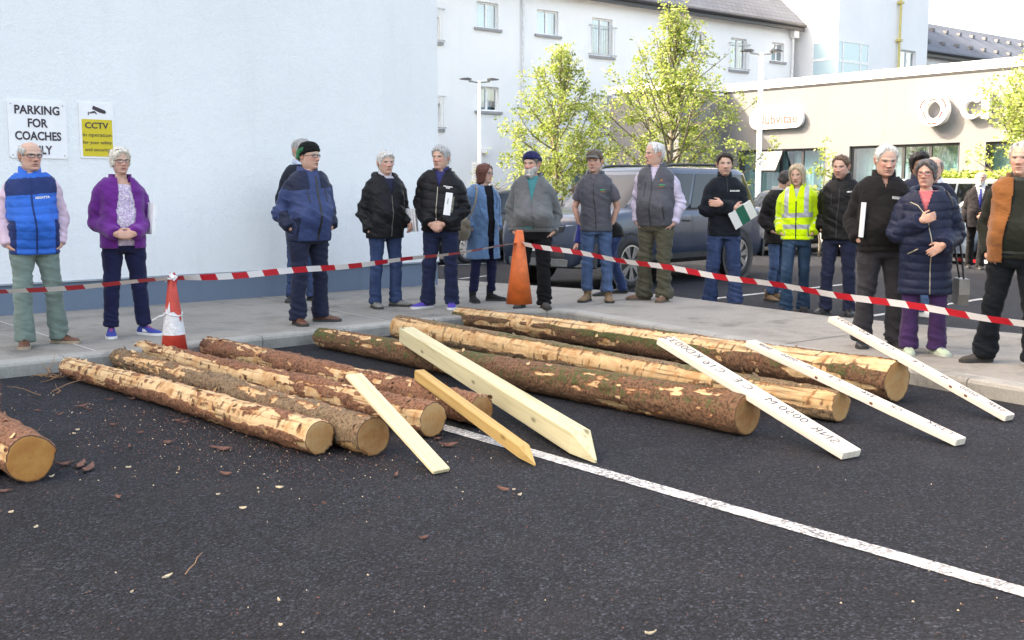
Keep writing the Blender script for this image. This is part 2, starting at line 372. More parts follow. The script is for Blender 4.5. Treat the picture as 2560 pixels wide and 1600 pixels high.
# ------------------------------------------------------------------ facade helpers
class Frame:
    """wall plane: s along the wall, o outward, z up"""
    def __init__(s, P, d, n): s.P = Vector(P[:2]); s.d = Vector(d).normalized(); s.n = Vector(n).normalized()
    def p(s, a, o, z): q = s.P + s.d * a + s.n * o; return Vector((q.x, q.y, z))
    def px(s, x, y): return hit(x, y, s.P, s.d)
    def rect(s, x0, y0, x1, y1):
        xm, ym = (x0 + x1) / 2, (y0 + y1) / 2; a = s.px(x0, ym)[0]; b = s.px(x1, ym)[0]; z1 = s.px(xm, y0)[1]; z0 = s.px(xm, y1)[1]
        return min(a, b), max(a, b), z0, z1
def fbox(mb, F, s0, s1, o0, o1, z0, z1, mi=0):
    c = [F.p(a, o, z) for z in (z0, z1) for o in (o0, o1) for a in (s0, s1)]
    mb.add(c, [(0, 2, 3, 1), (4, 5, 7, 6), (0, 1, 5, 4), (2, 6, 7, 3), (0, 4, 6, 2), (1, 3, 7, 5)], mi)
def facade(mb, F, s0, s1, z0, z1, holes, rev=.14, depth=8.0):
    ss = sorted({s0, s1, *[h[0] for h in holes], *[h[1] for h in holes]}); zs = sorted({z0, z1, *[h[2] for h in holes], *[h[3] for h in holes]})
    for a, b in zip(ss, ss[1:]):
        for c, d in zip(zs, zs[1:]):
            m, q = (a + b) / 2, (c + d) / 2
            if not any(h[0] < m < h[1] and h[2] < q < h[3] for h in holes): mb.quad(F.p(a, 0, c), F.p(b, 0, c), F.p(b, 0, d), F.p(a, 0, d))
    for a, b, c, d in holes:
        for (p, q) in (((a, c), (b, c)), ((b, c), (b, d)), ((b, d), (a, d)), ((a, d), (a, c))):
            mb.quad(F.p(p[0], 0, p[1]), F.p(q[0], 0, q[1]), F.p(q[0], -rev, q[1]), F.p(p[0], -rev, p[1]))
    mb.quad(F.p(s0, -depth, z0), F.p(s1, -depth, z0), F.p(s1, -depth, z1), F.p(s0, -depth, z1))
    for a in (s0, s1): mb.quad(F.p(a, 0, z0), F.p(a, -depth, z0), F.p(a, -depth, z1), F.p(a, 0, z1))
    mb.quad(F.p(s0, 0, z1), F.p(s1, 0, z1), F.p(s1, -depth, z1), F.p(s0, -depth, z1))
def window(F, h, par, splits=1, frame=None, sill=True, rail=False, fw=.06, rev=.10, glass=None, curtain=True, zsplit=None):
    s0, s1, z0, z1 = h; fr = frame or M_UPVC; mb = MB(); o0, o1 = -rev - .06, -rev
    for a, b, c, d in ((s0, s0 + fw, z0, z1), (s1 - fw, s1, z0, z1), (s0 + fw, s1 - fw, z0, z0 + fw), (s0 + fw, s1 - fw, z1 - fw, z1)): fbox(mb, F, a, b, o0, o1, c, d)
    cuts = [s0 + fw + (s1 - s0 - 2 * fw) * i / (splits + 1) for i in range(1, splits + 1)]
    for c in cuts: fbox(mb, F, c - fw * .6, c + fw * .6, o0, o1 + .004, z0 + fw, z1 - fw)
    w = mb.build("window", fr, par)
    mb = MB(); o = -rev - .03; mb.quad(F.p(s0 + fw * .5, o, z0 + fw * .5), F.p(s1 - fw * .5, o, z0 + fw * .5), F.p(s1 - fw * .5, o, z1 - fw * .5), F.p(s0 + fw * .5, o, z1 - fw * .5)); mb.build("pane", glass or M_GLASS, w)
    if curtain:
        mb = MB(); n = max(24, int((s1 - s0) * 22)); A = []; B = []
        for i in range(n + 1):
            a = s0 + (s1 - s0) * i / n; q = -rev - .35 + .035 * math.sin(i * 1.9) + .02 * math.sin(i * .7 + s0); A.append(F.p(a, q, z0)); B.append(F.p(a, q, z1))
        f = [(i, i + 1, n + 2 + i, n + 1 + i) for i in range(n) if not (.42 < (i + .5) / n < .5 and s1 - s0 > 1.0)]; mb.add(A + B, f); mb.build("curtain", M_CURT, w, smooth=True)
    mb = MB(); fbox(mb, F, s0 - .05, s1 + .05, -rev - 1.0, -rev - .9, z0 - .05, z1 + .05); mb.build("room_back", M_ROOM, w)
    if sill:
        mb = MB(); fbox(mb, F, s0 - .12, s1 + .12, -rev, .07, z0 - .09, z0 - .003); mb.build("sill", M_SILL, w)
    if rail:
        mb = MB(); a, b, c, d = s0 - .14, s1 + .14, z0 + .05, z0 + 1.05
        for z in (c, d): mb.tube([F.p(a, .015, z), F.p(a, .11, z), F.p(b, .11, z), F.p(b, .015, z)], .02, 6)
        n = int((b - a) / .11)
        for i in range(1, n): mb.tube([F.p(a + (b - a) * i / n, .11, c), F.p(a + (b - a) * i / n, .11, d)], .008, 5)
        mb.build("balcony_rail", M_STEEL, w)
    return w
def slates(name, c, F):
    t = NT(name); co = t.coord(rot=(0, 0, -math.atan2(F.d.y, F.d.x))); q = t.node("TexBrick"); t.link(co, q.inputs["Vector"])
    q.inputs["Scale"].default_value = 1; q.inputs["Brick Width"].default_value = .3; q.inputs["Row Height"].default_value = .2; q.inputs["Mortar Size"].default_value = .012
    q.inputs["Color1"].default_value = (*c, 1); q.inputs["Color2"].default_value = (*[v * 1.35 for v in c], 1); q.inputs["Mortar"].default_value = (*[v * .4 for v in c], 1)
    n = t.noise(t.coord(), .5, 5); t.col(t.mix(t.ramp(n, [(.4, 0.0), (.75, .6)]), q.outputs[0], tuple(v * 1.7 for v in c))).set(Roughness=.75); t.bump(q.outputs[1], .01, .6); return t.m
def pitched_roof(F, s0, s1, ze, run, pitch, par, mat, over=.35, hip=False, vents=0):
    tp = math.tan(pitch); mb = MB(); e0 = (over, ze - over * tp); r0 = (-run, ze + run * tp); b0 = (-2 * run - over, ze - over * tp); th = .14; rings = []
    for s in (s0, s1): rings.append([F.p(s, *e0), F.p(s, *r0), F.p(s, *b0), F.p(s, b0[0], b0[1] - th), F.p(s, r0[0], r0[1] - th - .03), F.p(s, e0[0], e0[1] - th)])
    mb.loft(rings); r = mb.build("roof", mat, par)
    mb = MB()
    for s in (s0, s1):                                        # gable triangles under the slopes
        ss = s + (.12 if s == s0 else -.12); mb.add([F.p(ss, 0, ze - .2), F.p(ss, -run, ze + run * tp - .15), F.p(ss, -2 * run, ze - .2)], [(0, 1, 2)])
    mb.build("gable", M_HOTEL, par)
    mb = MB(); mb.tube([F.p(s0, over + .05, e0[1] - .1), F.p(s1, over + .05, e0[1] - .1)], .07, 8); fbox(mb, F, s0, s1, over - .16, over - .02, e0[1] - .30, e0[1] - .141); mb.build("gutter", plain("gutter_plastic", (.03, .03, .035), .4), par)
    if vents:
        for row in (.25, .72):
            for i in range(vents):
                s = s0 + (s1 - s0) * (i + .5 + .25 * (row > .5)) / vents; oo = over - row * (run + over); zz = e0[1] + row * (run + over) * tp
                mb = MB(); fbox(mb, F, s - .11, s + .11, oo - .05, oo + .15, zz - .05, zz + .10); mb.build("roof_vent", plain("vent_tile", (.16, .16, .17), .6), r)
    return r

# ------------------------------------------------------------------ white building on the left
FW = Frame(WC, wd, WN)
wb = thing("white_building", "tall white roughcast building with a slate blue plinth filling the left of the photo", "building", (*WC, 0))
mb = MB(); fbox(mb, FW, 0, 26, -11, 0, KH + .33, 13); mb.build("wall", M_WALL, wb)
mb = MB(); fbox(mb, FW, .012, 26, -10.9, -.02, 0, KH + .327); mb.build("plinth", M_DADO, wb)
mb = MB(); fbox(mb, FW, -.004, 26, -.03, .010, KH + .325, KH + .345); mb.build("drip_bead", plain("drip_bead", (.30, .34, .38), .5), wb)
# signs on the wall
MX = lambda F, s, o, z, flip=-1: Matrix(((F.d.x * flip, 0, F.n.x, 0), (F.d.y * flip, 0, F.n.y, 0), (0, 1, 0, 0), (0, 0, 0, 1))) if False else Matrix.Translation(F.p(s, o, z)) @ Matrix(((F.d.x * flip, 0, F.n.x, 0), (F.d.y * flip, 0, F.n.y, 0), (0, 1, 0, 0), (0, 0, 0, 1)))
M_INK = plain("dark_sign_print", (.035, .022, .035), .5); M_SIGN = plain("sign_white", (.80, .80, .82), .35, var=.04); M_YEL = plain("sign_yellow", (.62, .48, .012), .4, var=.05)
def plate(F, s0, s1, z0, z1, o0, o1, r=.03):
    mb = MB(); pts = []
    for cx, cz, a0 in ((s1 - r, z1 - r, 0), (s0 + r, z1 - r, 90), (s0 + r, z0 + r, 180), (s1 - r, z0 + r, 270)):
        for i in range(5): a = math.radians(a0 + i * 22.5); pts.append((cx + r * math.cos(a), cz + r * math.sin(a)))
    mb.loft([[F.p(a, o0, z) for a, z in pts], [F.p(a, o1, z) for a, z in pts]]); return mb
s0, s1, z0, z1 = FW.rect(20, 253, 166, 396)
sg = thing("parking_sign", "white wall sign reading parking for coaches only in large dark capitals", "sign", FW.p((s0 + s1) / 2, 0, z0))
plate(FW, s0, s1, z0, z1, .002, .012).build("sign_plate", M_SIGN, sg)
mb = MB(); W_, H_ = s1 - s0, z1 - z0; cs = (s0 + s1) / 2
for txt, fz, wid in (("PARKING", .835, .77), ("FOR", .61, .34), ("COACHES", .385, .79), ("ONLY", .14, .46)):
    mb.text(txt, H_ * .205, MX(FW, cs, .0145, z0 + H_ * fz), .0035, fit=W_ * wid, extrude=.001)
mb.build("lettering", M_INK, sg)
mb = MB()
for a in (s0 + .035, s1 - .035):
    for z in (z0 + .035, z1 - .035): mb.sphere(FW.p(a, .013, z), (.008, .008, .008), 5)
mb.build("screw", M_STEEL, sg)
s0, s1, z0, z1 = FW.rect(198, 257, 284, 396)
sg = thing("camera_warning_sign", "white and yellow wall sign with a camera picture above CCTV in operation wording", "sign", FW.p((s0 + s1) / 2, 0, z0)); W_, H_ = s1 - s0, z1 - z0; cs = (s0 + s1) / 2
plate(FW, s0, s1, z0, z1, .002, .010, .012).build("sign_plate", M_SIGN, sg)
plate(FW, s0 + W_ * .05, s1 - W_ * .07, z0 + H_ * .035, z0 + H_ * .70, .0102, .0122, .008).build("yellow_panel", M_YEL, sg)
mb = MB()
for txt, fz, wid, hh, bo in (("CCTV", .585, .68, .15, .002), ("in operation", .42, .82, .095, 0), ("for your safety", .285, .84, .085, 0), ("and security", .155, .72, .085, 0)):
    mb.text(txt, H_ * hh, MX(FW, cs, .0145, z0 + H_ * fz), bo, fit=W_ * wid, extrude=.001)
mb.build("lettering", M_INK, sg)
mb = MB(); q = lambda a, b: FW.p(cs - a * W_, .0135, z0 + b * H_)
mb.add([q(-.12, .885), q(-.08, .945), q(.27, .865), q(.25, .805), q(.10, .825)], [(0, 1, 2, 3, 4)]); mb.add([q(.24, .86), q(.29, .845), q(.27, .815)], [(0, 1, 2)])
mb.add([q(-.10, .845), q(-.04, .85), q(.02, .80), q(.0, .785), q(-.04, .815), q(-.21, .80), q(-.21, .815)], [tuple(range(7))]); mb.add([q(-.24, .835), q(-.215, .835), q(-.215, .77), q(-.24, .77)], [(0, 1, 2, 3)])
mb.build("camera_picture", M_INK, sg)

# ------------------------------------------------------------------ hotel behind
FH = Frame(at(1215, 480, 37.0).to_2d(), (.786, .618), (.618, -.786))
sE = FH.px(1983, 110)[0]; ZE = FH.px(1870, 62)[1] + .55
hotel = thing("hotel_building", "long pale rendered hotel with slate roof and rows of white framed windows behind the trees", "building", (*FH.P, 0))
R = FH.rect
HW = [(R(1192, 6, 1246, 71), 1, True, False), (R(1343, 26, 1396, 88), 1, True, False), (R(1479, 46, 1531, 141), 1, True, True), (R(1728, 80, 1762, 130), 1, True, False), (R(1827, 96, 1866, 176), 1, True, True), (R(1929, 107, 1960, 154), 1, True, False),
      (R(1193, 217, 1247, 278), 1, True, False), (R(1477, 238, 1530, 330), 1, True, True), (R(1070, 42, 1099, 104), 1, True, True), (R(1070, 258, 1102, 322), 1, True, True), (R(1372, 395, 1398, 445), 0, False, False), (R(1430, 395, 1475, 470), 0, False, False)]
door = R(1556, 312, 1640, 470); door = (door[0], door[1], .02, door[3])
mb = MB(); facade(mb, FH, -24, sE, -.1, ZE, [h[0] for h in HW] + [door], .14, 10); mb.build("wall", M_HOTEL, hotel)
for h, sp, sl, rl in HW: window(FH, h, hotel, sp, sill=sl, rail=rl)
mb = MB(); fbox(mb, FH, door[0], door[1], -1.3, -1.2, 0, door[3] + .1); fbox(mb, FH, door[0], door[1], -1.2, -.14, door[3] + .004, door[3] + .1)
mb.build("doorway_recess", M_DKFRAME, hotel)
M_SLATE = slates("grey_slates", (.082, .094, .118), FH)
pitched_roof(FH, -24.2, sE + .25, ZE + .1, 5.2, math.radians(42), hotel, M_SLATE, .4, vents=22)
mb = MB(); a = FH.px(1304, 150)[0]; mb.tube([FH.p(a, .08, 0), FH.p(a, .08, ZE)], .04, 8); mb.build("downpipe", plain("pale_pipe", (.62, .64, .66), .5), hotel)
mb = MB(); a = FH.px(1978, 110)[0]; mb.tube([FH.p(a, .10, 0), FH.p(a, .10, ZE - .8)], .05, 8); fbox(mb, FH, a - .16, a + .16, .02, .28, ZE - .85, ZE - .4); mb.build("downpipe", M_UPVC, hotel)
mb = MB(); a, z = FH.px(1210, 378); fbox(mb, FH, a - .1, a + .1, .02, .3, z - .07, z + .07); mb.build("wall_camera", M_WHITEMETAL, hotel)
# tower that steps forward of the hotel
PT = FH.p(FH.px(1998, 120)[0], 0, 0).to_2d(); FT1 = Frame(PT, FH.n, -FH.d); Lt = FT1.px(2095, 100)[0]
FT = Frame(PT + FH.n * Lt, FH.d, FH.n); sT = FT.px(2320, 80)[0]
tw = thing("stair_tower", "tall white square tower with a glazed corner bay and a yellow pipe down its face", "building", (*FT.P, 0))
c1 = FT1.rect(2030, 105, 2090, 204); c2 = FT.rect(2098, 103, 2170, 203); w2 = FT.rect(2251, 126, 2289, 174); zb0, zb1 = c2[2], c2[3]
mb = MB(); facade(mb, FT, 0, sT, -.1, 17, [w2], .12, 9); mb.build("wall", M_HOTEL, tw)
window(FT, w2, tw, 1)
mb = MB(); ss = c2[1]; bay = Frame(FT.P, FT.d, FT.n)
fbox(mb, FT, -.05, ss, .003, .05, zb0, zb0 + .09); fbox(mb, FT, -.05, ss, .003, .05, zb1 - .09, zb1); fbox(mb, FT, -.05, ss, .003, .045, (zb0 + zb1) / 2 - .1, (zb0 + zb1) / 2)
for a in (-.05, ss * .13, ss * .70, ss - .08): fbox(mb, FT, a, a + .08, .003, .055, zb0, zb1)
bw = mb.build("corner_window", M_UPVC, tw)
mb = MB(); fbox(mb, FT, 0, ss, .006, .03, zb0, zb1); fbox(mb, FT1, c1[0], Lt, .006, .03, zb0, zb1); t = NT("pale_blue_glazing"); t.col((.42, .58, .64)).set(Roughness=.06, Specular_IOR_Level=1.0); M_BAY = t.m; mb.build("pane", M_BAY, bw)
mb = MB()
for z in (zb0, (zb0 + zb1) / 2, zb1 - .09): fbox(mb, FT1, c1[0], Lt, .003, .05, z, z + .09)
fbox(mb, FT1, c1[0], c1[0] + .09, .003, .056, zb0, zb1); mb.build("frame", M_UPVC, bw)
mb = MB(); a = FT.px(2243, 100)[0]; mb.tube([FT.p(a, .12, 4), FT.p(a, .12, 17)], .055, 8)
for z in (6, 8.0, 9.6, 11.5): fbox(mb, FT, a - .13, a + .13, .0, .2, z, z + .1)
mb.build("yellow_pipe", plain("yellow_paint", (.55, .46, .16), .5), tw)
# wing to the right of the tower
FR = Frame(at(2318, 480, 52.0).to_2d(), (.786, .618), (.618, -.786)); zr = FR.px(2330, 122)[1]
wing = thing("hotel_wing", "far pale wing with slate roof and small windows right of the tower", "building", (*FR.P, 0))
WW = [FR.rect(2314, 160, 2332, 184), FR.rect(2374, 167, 2396, 182), FR.rect(2440, 173, 2460, 186)]
mb = MB(); facade(mb, FR, -3, 30, -.1, zr, WW, .1, 8); mb.build("wall", M_HOTEL, wing)
for h in WW: window(FR, h, wing, 1, sill=False, fw=.05)
pitched_roof(FR, -3, 30, zr + .1, 2.9, math.radians(32), wing, M_SLATE, .35, vents=26)
# low grey building on the right
FG = Frame(at(2300, 480, 30.0).to_2d(), (-.645, .764), (-.764, -.645)); sL = FG.px(1810, 245)[0]; zP = FG.px(2300, 193)[1]
gb = thing("grey_building", "low warm grey building with flat roof, dark framed wide windows and a ring sign", "building", (*FG.P, 0))
G1 = FG.rect(1842, 373, 2062, 470); G1 = (G1[0], G1[1], .55, G1[3]); G2 = FG.rect(2122, 361, 2397, 470); G2 = (G2[0], G2[1], .55, G2[3]); G3 = FG.rect(2462, 352, 2620, 470); G3 = (G3[0], G3[1], .55, G3[3])
mb = MB(); facade(mb, FG, -14, sL, -.1, zP, [G1, G2, G3], .12, 9)
Lb = 2.15; fbox(mb, FG, sL + .003, sL + 3.0, -3, Lb, -.1, zP - .05); mb.build("wall", M_GREY, gb)
mb = MB(); fbox(mb, FG, -14, sL + 3.05, -.3, .035, zP + .06, zP + .30); fbox(mb, FG, sL - .03, sL + 3.05, .036, Lb + .05, zP + .06, zP + .30); mb.build("coping", plain("white_coping", (.74, .74, .74), .6), gb)
mb = MB(); fbox(mb, FG, -14, sL, -.2, .018, zP + .004, zP + .058); mb.build("shadow_gap_trim", M_DKFRAME, gb)
mb = MB()
for px in (1941, 2063, 2152 + 60): a = FG.px(px, 300)[0]; fbox(mb, FG, a - .006, a + .006, -.004, .003, 2.9, zP)
mb.build("render_joint", plain("render_joint", (.27, .25, .23), .9), gb)
for h, cuts in ((G1, (.22, .27, .55)), (G2, (.33, .66)), (G3, (.4,))):
    w_ = window(FG, h, gb, 3 if h is not G3 else 1, frame=M_DKFRAME, sill=False, fw=.07, rev=.08, glass=M_GLASS2)
mb = MB(); a0, a1, zz0, zz1 = FG.rect(1900, 378, 1955, 428); mb.quad(FG.p(a0, .30, zz0), FG.p(a1, .30, zz0), FG.p(a1, -.05, zz1), FG.p(a0, -.05, zz1))
for a in (a0, a1): mb.tube([FG.p(a, .31, zz0), FG.p(a, -.04, zz1)], .03, 6, 1)
mb.tube([FG.p(a0, .31, zz0), FG.p(a1, .31, zz0)], .03, 6, 1); t = NT("tilted_glass"); t.col((.75, .78, .8)).set(Roughness=.1, Specular_IOR_Level=1.0); mb.build("open_casement", [t.m, M_DKFRAME], gb)
# signs on the grey building
zc = FG.px(1945, 297)[1]; a0, a1, zz0, zz1 = FG.rect(1880, 276, 2014, 322)
sg = thing("club_sign", "white pill shaped sign with red lettering on the grey wall behind the lamp post", "sign", FG.p((a0 + a1) / 2, 0, zz0))
plate(FG, a0, a1, zz0, zz1, .02, .14, (zz1 - zz0) / 2 - .002).build("sign_plate", M_SIGN, sg)
mb = MB(); mb.text("clubvitae", .42, MX(FG, (a0 + a1) / 2 - .06, .145, (zz0 + zz1) / 2), .006, extrude=.003, fit=(a1 - a0) * .74); mb.build("lettering", plain("red_print", (.52, .09, .07), .5), sg)
c_s, c_z = FG.px(2345, 276); rr = (FG.px(2345, 236)[1] - FG.px(2345, 318)[1]) / 2
sg = thing("ring_sign", "large white ring emblem with red arcs on the grey wall", "sign", FG.p(c_s, 0, c_z - rr))
def ring(r0, r1, o0, o1, a0=0, a1=360, n=48, mb=None, mi=0):
    mb = mb or MB(); rings = []
    for i in range(n + 1):
        a = math.radians(a0 + (a1 - a0) * i / n); c, s = math.cos(a), math.sin(a)
        rings.append([FG.p(c_s + c * r, o, c_z + s * r) for r, o in ((r0, o0), (r1, o0), (r1, o1), (r0, o1))])
    mb.loft(rings, caps=(a1 - a0) < 360); return mb
ring(rr * .52, rr * .98, .1, .28).build("ring", M_SIGN, sg)
mb = MB()
for k in range(6): ring(rr * (.57 if k % 2 else .80), rr * (.66 if k % 2 else .89), .278, .286, k * 60 + 8, k * 60 + 52, 12, mb)
mb.build("red_arc", plain("coral_print", (.36, .02, .015), .5), sg)
sg = thing("letter_sign", "large white raised letters beside the ring emblem, partly behind the tree", "sign", FG.p(FG.px(2440, 276)[0], 0, c_z - rr * .6))
mb = MB(); cs_ = FG.px(2436, 276)[0]
for i in range(25):
    pass
rings = []
for i in range(25):
    a = math.radians(45 + 270 * i / 24); rings.append([FG.p(cs_ - math.cos(a) * r, o, c_z + math.sin(a) * r) for r, o in ((rr * .42, .05), (rr * .66, .05), (rr * .66, .2), (rr * .42, .2))])
mb.loft(rings); mb.build("lettering", M_SIGN, sg); mb = MB(); a = FG.px(2472, 276)[0]; fbox(mb, FG, a - .1, a + .1, .05, .2, c_z - rr * .66, c_z + rr * .9); mb.build("lettering", M_SIGN, sg)

# ------------------------------------------------------------------ trees, hedge, lamps
def leaf_mat(name, c):
    t = NT(name); d = t.node("BsdfDiffuse"); d.inputs[0].default_value = (*c, 1); tr = t.node("BsdfTranslucent"); tr.inputs[0].default_value = (c[0] * 1.1, c[1] * 1.15, c[2] * .75, 1)
    m = t.node("MixShader"); m.inputs[0].default_value = .35; t.link(d.outputs[0], m.inputs[1]); t.link(tr.outputs[0], m.inputs[2]); t.link(m.outputs[0], t.out.inputs[0]); return t.m
M_LEAF = [leaf_mat("leaf_lime", (.36, .43, .13)), leaf_mat("leaf_mid", (.24, .32, .09)), leaf_mat("leaf_pale", (.46, .49, .24)), leaf_mat("leaf_deep", (.15, .19, .06))]
M_TRUNK = plain("grey_bark", (.20, .17, .13), .9, var=.4, scale=14, bump=.02, bscale=25)
def add_leaf(mb, p, s, rng):
    u = Vector((rng.gauss(0, 1), rng.gauss(0, 1), rng.gauss(0, .6))).normalized(); v = u.orthogonal().normalized(); v = (v * math.cos(a := rng.uniform(0, 6.28)) + u.cross(v) * math.sin(a))
    mb.quad(p - u * s, p + v * s * .55, p + u * s, p - v * s * .55, rng.choice((0, 0, 1, 1, 2, 2, 3)))
def tree(label, base, h, prof, nlimb, nleaf, seed, trunk_r=.09, spread=.12, leaf=.055, fork=.28, group=None):
    rng = random.Random(seed); T = thing("tree", label, "tree", base, group=group); b = Vector(base); mb = MB(); tips = []
    rad = lambda z: float(np.interp(z, [q[0] for q in prof], [q[1] for q in prof]))
    tp = [b + Vector((rng.gauss(0, .02) * i, rng.gauss(0, .02) * i, h * .97 * i / 7)) for i in range(8)]
    mb.tube(tp, [trunk_r * (1 - .93 * i / 7) for i in range(8)], 8, sub=2)
    for k in range(nlimb):
        z0 = h * (fork + (.93 - fork) * (k + rng.random()) / nlimb); i = z0 / (h * .97) * 7; i0 = min(int(i), 6); p0 = tp[i0].lerp(tp[i0 + 1], i - i0); a = k * 2.4 + rng.uniform(-.5, .5)
        zt = min(h * .99, z0 + rad(z0) * rng.uniform(.5, 1.1)); L = rad(zt) * rng.uniform(.75, 1.12); e = Vector((p0.x + math.cos(a) * L, p0.y + math.sin(a) * L, b.z + zt))
        m = p0.lerp(e, .5) + Vector((rng.gauss(0, .06), rng.gauss(0, .06), -.08 * L)); r0 = trunk_r * .42 * (1 - .7 * z0 / h)
        mb.tube([p0, m, e], [r0, r0 * .6, r0 * .15], 5, sub=3); tips += [(p0.lerp(m, t), .6) for t in (.55, .8)] + [(m.lerp(e, t), 1) for t in (0, .3, .6, .85, 1)]
        for j in range(4):
            q0 = m.lerp(e, rng.uniform(-.2, .8)) if rng.random() < .7 else p0.lerp(m, rng.uniform(.4, 1)); q1 = q0 + Vector((rng.gauss(0, .32) * L, rng.gauss(0, .32) * L, rng.uniform(.02, .40) * max(L, .5)))
            mb.tube([q0, q0.lerp(q1, .5) + Vector((rng.gauss(0, .03), rng.gauss(0, .03), .02)), q1], [r0 * .3, r0 * .2, r0 * .08], 4); tips += [(q0.lerp(q1, t), 1.0) for t in (.5, .8, 1.0)]
    mb.build("trunk", M_TRUNK, T, smooth=True); lf = MB(); tips = [t for t in tips if isinstance(t, tuple)]; wts = [t[1] * rng.choice((.25, 1, 1, 1.7)) * (.12 + rad(min(t[0].z, h)) / prof[1][1]) ** 1.5 for t in tips]
    for p, _ in rng.choices(tips, wts, k=nleaf // 5):
        c = p + Vector((rng.gauss(0, spread), rng.gauss(0, spread), rng.gauss(0, spread)))
        for _ in range(5): add_leaf(lf, c + Vector((rng.gauss(0, .05), rng.gauss(0, .05), rng.gauss(0, .05))), leaf * rng.uniform(.6, 1.35), rng)
    lf.build("crown", M_LEAF, T); return T
p = at(1392, 480, 26.5); tree("smaller round spring tree with lime leaves left of the dark estate car roof", (p.x, p.y, 0), 4.95, [(.5, 1.2), (1.3, 1.75), (2.4, 1.7), (3.2, 1.3), (4.0, .85), (4.95, .25)], 46, 11500, 11, spread=.085, leaf=.041, fork=.13)
p = at(1678, 480, 27.0); tree("taller broad spring tree with lime leaves behind the dark estate car", (p.x, p.y, 0), 6.0, [(.6, 1.5), (1.5, 2.35), (3.0, 2.35), (4.2, 1.8), (5.1, .95), (6.0, .25)], 62, 15500, 23, .11, spread=.085, leaf=.041, fork=.13)
p = at(2600, 480, 24.0); tree("spring tree with lime leaves cut by the right edge of the photo", (p.x, p.y, 0), 4.7, [(1.0, .8), (1.6, 1.5), (2.6, 1.75), (3.5, 1.3), (4.2, .7), (4.7, .1)], 40, 12500, 37, spread=.09, leaf=.041)
p = at(2052, 480, 24.5); tree("thin young sapling with sparse yellow green leaves against the grey building", (p.x, p.y, 0), 2.55, [(.8, .3), (1.6, .42), (2.2, .2), (2.6, .05)], 12, 520, 41, .03, .07, .045)
mb = MB(); a, b = at(2335, 480, 28.2), at(2860, 480, 23.2); rng = random.Random(5); hd = (b - a).to_2d(); hn = Vector((-hd.y, hd.x)).normalized()
for i in range(14000):
    t = rng.random(); top = rng.random() < .4; q = a.to_2d() + hd * t + hn * (rng.uniform(-.4, .4) if top else rng.choice((-.42, .42)) + rng.gauss(0, .05)); z = 1.86 + rng.gauss(0, .05) if top else rng.uniform(.1, 1.86)
    add_leaf(mb, Vector((q.x, q.y, z)), .05 * rng.uniform(.6, 1.4), rng)
o = mb.build("hedge", M_LEAF, loc=(a.x, a.y, 0)); tag(o, "clipped yellow green hedge in front of the grey building", "hedge")
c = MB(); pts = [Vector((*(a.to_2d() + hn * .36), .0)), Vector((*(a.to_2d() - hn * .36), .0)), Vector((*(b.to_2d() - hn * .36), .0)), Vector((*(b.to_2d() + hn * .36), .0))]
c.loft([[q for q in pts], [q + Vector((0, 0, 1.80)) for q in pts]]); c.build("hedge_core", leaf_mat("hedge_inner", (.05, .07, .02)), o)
def street_lamp(px, Y, h, label, ang, r):
    p = at(px, 480, Y); T = thing("street_lamp", label, "lamp post", (p.x, p.y, 0), group="twin headed lamp posts in the car park"); d = Vector((math.cos(ang), math.sin(ang), 0)); b = Vector((p.x, p.y, 0))
    mb = MB(); mb.tube([b, b + Vector((0, 0, 1.2)), b + Vector((0, 0, 1.22)), b + Vector((0, 0, h))], [r * 1.35, r * 1.35, r, r * .8], 12); mb.build("pole", M_WHITEMETAL, T, smooth=True)
    for s in (-1, 1):
        mb = MB(); mb.tube([b + Vector((0, 0, h - .03)), b + d * .30 * s + Vector((0, 0, h + .0))], .028, 8); mb.build("arm", M_STEEL, T)
        mb = MB(); e = b + d * .22 * s + Vector((0, 0, h + .03)); f = d.cross(Vector((0, 0, 1)))
        rings = [[e + d * s * q * .34 + f * wq * y + Vector((0, 0, z * hq + .02)) for y, z in ((-1, -.4), (1, -.4), (1, .6), (-1, .6))] for q, wq, hq in ((0, .05, .03), (.3, .11, .06), (.8, .10, .035), (1, .05, .015))]
        mb.loft(rings); mb.build("lamp_head", plain("lamp_grey", (.10, .105, .11), .4, .3), T)
    return T
L1 = street_lamp(1199, 31, 4.55, "slim twin headed lamp post before the hotel wall, left of the small tree", .15, .055)
mb = MB(); p = at(1190, 455, 30.9); q = at(1190, 405, 30.9); mb.box((p.x, p.y, (p.z + q.z) / 2), (.24, .02, q.z - p.z)); t = tag(mb.build("post_notice", M_SIGN, loc=(p.x, p.y, p.z)), "small white printed notice fixed to the slim lamp post", "sign")
mb = MB()
for k in range(5): mb.box((p.x, p.y - .012, q.z - .09 - .075 * k), (.14, .003, .016))
mb.build("print_line", plain("grey_print", (.35, .35, .36), .6), t)
street_lamp(1895, 28, 4.95, "white twin headed lamp post standing in front of the club sign", .12, .075)
